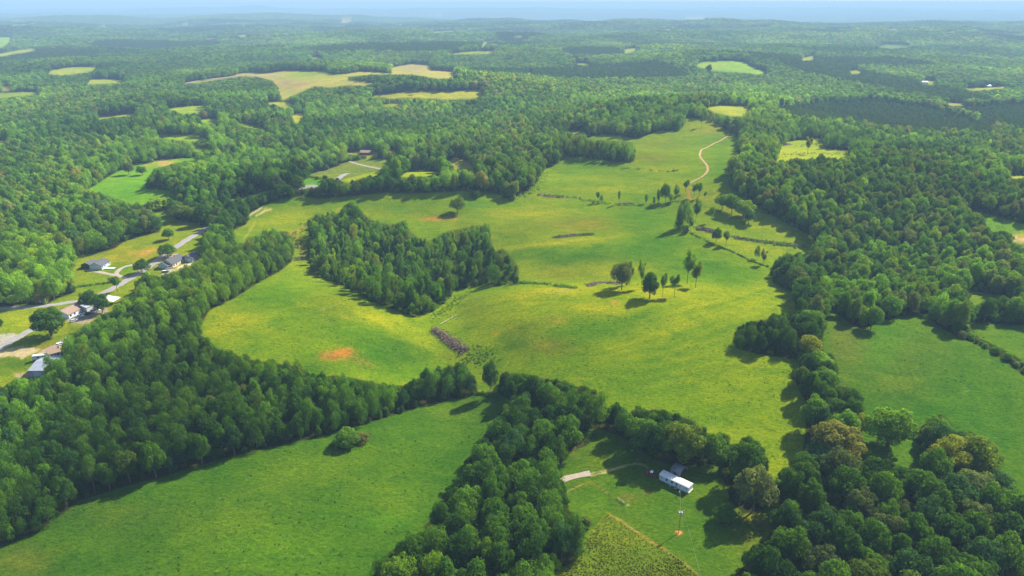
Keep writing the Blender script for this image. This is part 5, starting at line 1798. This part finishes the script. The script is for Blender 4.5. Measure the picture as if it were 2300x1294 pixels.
# rank grass: tufts over the meadows and pasture
def tufts():
    rng = np.random.default_rng(88)
    X, Y = jitter_grid(170, 520, 2.3, rng, 40)
    k = rng.random(len(X)) < np.interp(np.hypot(X, Y), [170, 520], [.62, .22])
    k &= vnoise(X / 17, Y / 17, 31) + .5 * vnoise(X / 5, Y / 5, 32) > -.25
    X, Y = X[k], Y[k]
    Z = hgt(X, Y)
    u, v, _ = project(X, Y, Z)
    k = (sample(grass, u, v) > .95) & (u > -200) & (u < 2500) & (v < 1400)
    k &= ~in_poly(u, v, HAMLET) & ~in_poly(u, v, CROP) & ~(in_poly(u, v, YARD))
    X, Y, Z, u, v = X[k], Y[k], Z[k], u[k], v[k]
    base = sample(colr, u, v)
    r_ = .16 + .24 * rng.random(len(X)) ** 2
    m = 4
    n = len(X) * m
    d = unit(n, rng)
    d[:, 2] = np.abs(d[:, 2]) * .8 + .2
    p = np.repeat(np.stack([X, Y, Z], -1), m, 0) + d * np.repeat(r_, m)[:, None] * np.array([1.3, 1.3, .7])
    nrm = d + .7 * unit(n, rng)
    nrm /= np.linalg.norm(nrm, axis=1, keepdims=True)
    t = np.cross(nrm, unit(n, rng))
    t /= np.linalg.norm(t, axis=1, keepdims=True)
    b_ = np.cross(nrm, t)
    s = np.repeat(r_, m)[:, None] * .75
    co = np.stack([p - t * s, p - b_ * s, p + t * s, p + b_ * s], 1).reshape(-1, 3)
    me = mesh_np("grass", co, np.arange(4 * n).reshape(n, 4), [M_GRASS])
    k_ = (.75 + .7 * rng.random(len(X)))[:, None]
    c = np.repeat(base * k_ * np.array([1.05, 1.0, 1.0]), 4 * m, 0)
    a = me.attributes.new("gcol", 'FLOAT_COLOR', 'POINT')
    a.data.foreach_set("color", np.concatenate([c, np.ones((len(c), 1))], 1).astype(np.float32).ravel())
    o = bpy.data.objects.new("grass", me)
    o['kind'] = 'stuff'
    o['label'] = "rank grass tufts over the meadows"
    link(o)


M_GRASS, _nt, _out = new_mat("grass_tufts")
_a = node(_nt, "ShaderNodeAttribute", attribute_name="gcol")
_d = node(_nt, "ShaderNodeBsdfDiffuse")
_t = node(_nt, "ShaderNodeBsdfTranslucent")
_m = node(_nt, "ShaderNodeMixShader", inp={0: .3})
_nt.links.new(_a.outputs['Color'], _d.inputs[0])
_nt.links.new(_a.outputs['Color'], _t.inputs[0])
_nt.links.new(_d.outputs[0], _m.inputs[1])
_nt.links.new(_t.outputs[0], _m.inputs[2])
_nt.links.new(_m.outputs[0], _out.inputs[0])
tufts()

# ------------------------------------------------------------------ trees: those that show largest one by one, the rest as forest
ORD = ["first", "second", "third", "fourth", "fifth", "sixth", "seventh", "eighth", "ninth", "tenth", "eleventh", "twelfth", "thirteenth", "fourteenth", "fifteenth",
       "sixteenth", "seventeenth", "eighteenth", "nineteenth", "twentieth"]


def ordinal(n):
    if n < 20:
        return ORD[n]
    tens = ["", "", "twenty", "thirty", "forty", "fifty", "sixty", "seventy", "eighty", "ninety"][(n + 1) // 10]
    ones = (n + 1) % 10
    return (tens + "-" + ORD[ones - 1]) if ones else {"twenty": "twentieth", "thirty": "thirtieth", "forty": "fortieth", "fifty": "fiftieth", "sixty": "sixtieth", "seventy": "seventieth", "eighty": "eightieth", "ninety": "ninetieth"}[tens]


ZSHORT = {"the long lower wood": "the long lower wood", "the near right-hand woods": "the near right-hand woods", None: "the other woods"}
for t in trees:
    u, v, dep = project(np.array(t['x']), np.array(t['y']), np.array(t['z'] + .6 * t['h']))
    t['u'], t['v'], t['px'] = float(u), float(v), float(t['h'] * FPX / dep)
    t['seen'] = (-20 < t['u'] < 2320) and (-10 < t['v'] < 1300)
    t['score'] = t['px'] * t['w'] * FPX / float(dep)
named = [t for t in trees if t['label']]
pool = sorted([t for t in trees if not t['label'] and t['seen']], key=lambda t: -t['score'])
n_tree = sum(1 for t in named if t['cat'] == 'tree')
n_bush = len(named) - n_tree
chosen = list(named)
for t in pool:
    if t['cat'] == 'tree' and n_tree < 300:
        n_tree += 1
        chosen.append(t)
    elif t['cat'] == 'bush' and n_bush < 90 and t['px'] > 9:
        n_bush += 1
        chosen.append(t)
by = {}
for t in chosen:
    if not t['label']:
        z = t.get('zone') or ("the woods at the frame's left edge" if t['u'] < 300 else "the woods at the frame's right edge" if t['u'] > 2000 else "the hedge and wood edges")
        t['stand'] = z
        by.setdefault((z, TONE_WORD[t['tint']], t['kind']), []).append(t)
for (z, tone, kind), L in by.items():
    L.sort(key=lambda t: t['u'])
    for i, t in enumerate(L):
        what = "bush" if t['cat'] == 'bush' else "tree"
        sh = SHAPE_WORD[kind]
        if len(L) == 1:
            t['label'] = f"the only {tone} {sh} {what} in {z}"
        else:
            t['label'] = f"{ordinal(i)} {tone} {sh} {what} from the left in {z}"
        t['group'] = f"{what}s of {z}"


def tree_object(t):
    kind = t['kind']
    cm, tm, jm = PROTO[kind][t['var'] % len(PROTO[kind])]
    nm = {'conifer': "conifer_tree", 'shrub': "bush"}.get(kind, "leafy_tree")
    if t['cat'] == 'bush':
        nm = "bush"
    r = thing(nm, t['label'], t['cat'], (t['x'], t['y'], t['z'] - .15), t['rot'], t.get('group'))
    r.scale = (t['w'], t['w'], t['h'])
    c = bpy.data.objects.new("crown", cm)
    c.parent = r
    c['tint'] = tuple(float(k) for k in t['rgb'])
    link(c)
    k = bpy.data.objects.new("trunk" if nm != "bush" else "stem", tm)
    k.parent = r
    link(k)


for t in chosen:
    tree_object(t)
ids = {id(t) for t in chosen}
rest = [t for t in trees if id(t) not in ids]
KINDS = list(PROTO)
slot = {}
src = bpy.data.collections.new("tree_sources")
for k in KINDS:
    for i, (cm, tm, jm) in enumerate(PROTO[k]):
        slot[(k, i)] = len(slot)
        src.objects.link(bpy.data.objects.new("s%03d" % slot[(k, i)], jm))
near = np.array([(t['x'], t['y'], t['z'] - .15, t['w'], t['h'], slot[(t['kind'], t['var'] % len(PROTO[t['kind']]))], *t['rgb']) for t in rest])
fk = [[slot[("far", i)] for i in range(6)], [slot[("farnarrow", i)] for i in range(2)], [slot[("farpine", i)] for i in range(2)]]
rf_ = np.random.default_rng(3)
fs_ = np.array([fk[int(k)][int(rf_.integers(len(fk[int(k)])))] for k in FAR[:, 5]])
farr = FAR.copy()
farr[:, 5] = fs_
allp = np.concatenate([near, farr])


def forest(points):
    n = len(points)
    me = bpy.data.meshes.new("forest")
    me.vertices.add(n)
    me.vertices.foreach_set("co", points[:, :3].astype(np.float32).ravel())

    def att(nm, typ, key, arr):
        a = me.attributes.new(nm, typ, 'POINT')
        a.data.foreach_set(key, arr)
    att("which", 'INT', "value", points[:, 5].astype(np.int32))
    att("size", 'FLOAT_VECTOR', "vector", points[:, [3, 3, 4]].astype(np.float32).ravel())
    att("turn", 'FLOAT', "value", (np.random.default_rng(5).random(n) * 6.283).astype(np.float32))
    att("tint", 'FLOAT_COLOR', "color", np.concatenate([points[:, 6:9], np.ones((n, 1))], 1).astype(np.float32).ravel())
    o = bpy.data.objects.new("forest", me)
    o['kind'] = 'stuff'
    o['label'] = "leafy woods covering the hills to the hazy horizon"
    link(o)
    ng = bpy.data.node_groups.new("forest", 'GeometryNodeTree')
    ng.interface.new_socket("Geometry", in_out='INPUT', socket_type='NodeSocketGeometry')
    ng.interface.new_socket("Geometry", in_out='OUTPUT', socket_type='NodeSocketGeometry')
    gi, go = ng.nodes.new("NodeGroupInput"), ng.nodes.new("NodeGroupOutput")
    m2p = ng.nodes.new("GeometryNodeMeshToPoints")
    ci = ng.nodes.new("GeometryNodeCollectionInfo")
    ci.inputs['Collection'].default_value = src
    ci.inputs['Separate Children'].default_value = True
    ci.inputs['Reset Children'].default_value = True
    iop = ng.nodes.new("GeometryNodeInstanceOnPoints")
    iop.inputs['Pick Instance'].default_value = True

    def named(nm, typ):
        a = ng.nodes.new("GeometryNodeInputNamedAttribute")
        a.data_type = typ
        a.inputs['Name'].default_value = nm
        return a.outputs['Attribute']
    cx = ng.nodes.new("ShaderNodeCombineXYZ")
    ng.links.new(named("turn", 'FLOAT'), cx.inputs['Z'])
    ng.links.new(gi.outputs[0], m2p.inputs['Mesh'])
    ng.links.new(m2p.outputs[0], iop.inputs['Points'])
    ng.links.new(ci.outputs[0], iop.inputs['Instance'])
    ng.links.new(named("which", 'INT'), iop.inputs['Instance Index'])
    e2r = ng.nodes.new("FunctionNodeEulerToRotation")
    ng.links.new(cx.outputs[0], e2r.inputs[0])
    ng.links.new(e2r.outputs[0], iop.inputs['Rotation'])
    ng.links.new(named("size", 'FLOAT_VECTOR'), iop.inputs['Scale'])
    ng.links.new(iop.outputs[0], go.inputs[0])
    md = o.modifiers.new("forest", 'NODES')
    md.node_group = ng
    return o


forest(allp)
print("individual trees", n_tree, "bushes", n_bush, "forest", len(allp))

# ------------------------------------------------------------------ the air
def haze(density, col, aniso=0.0):
    m, nt, out = new_mat("haze")
    pv = node(nt, "ShaderNodeVolumePrincipled")
    pv.inputs['Color'].default_value = (*col, 1)
    pv.inputs['Density'].default_value = density
    pv.inputs['Anisotropy'].default_value = aniso
    nt.links.new(pv.outputs[0], out.inputs['Volume'])
    zlo = -160.0
    b = MB().box(-72000, 72000, -72000, 72000, zlo, H + 45)
    o = b.build("haze", m)
    o['kind'] = 'stuff'
    return o


haze(HAZE_D, HAZE_C)
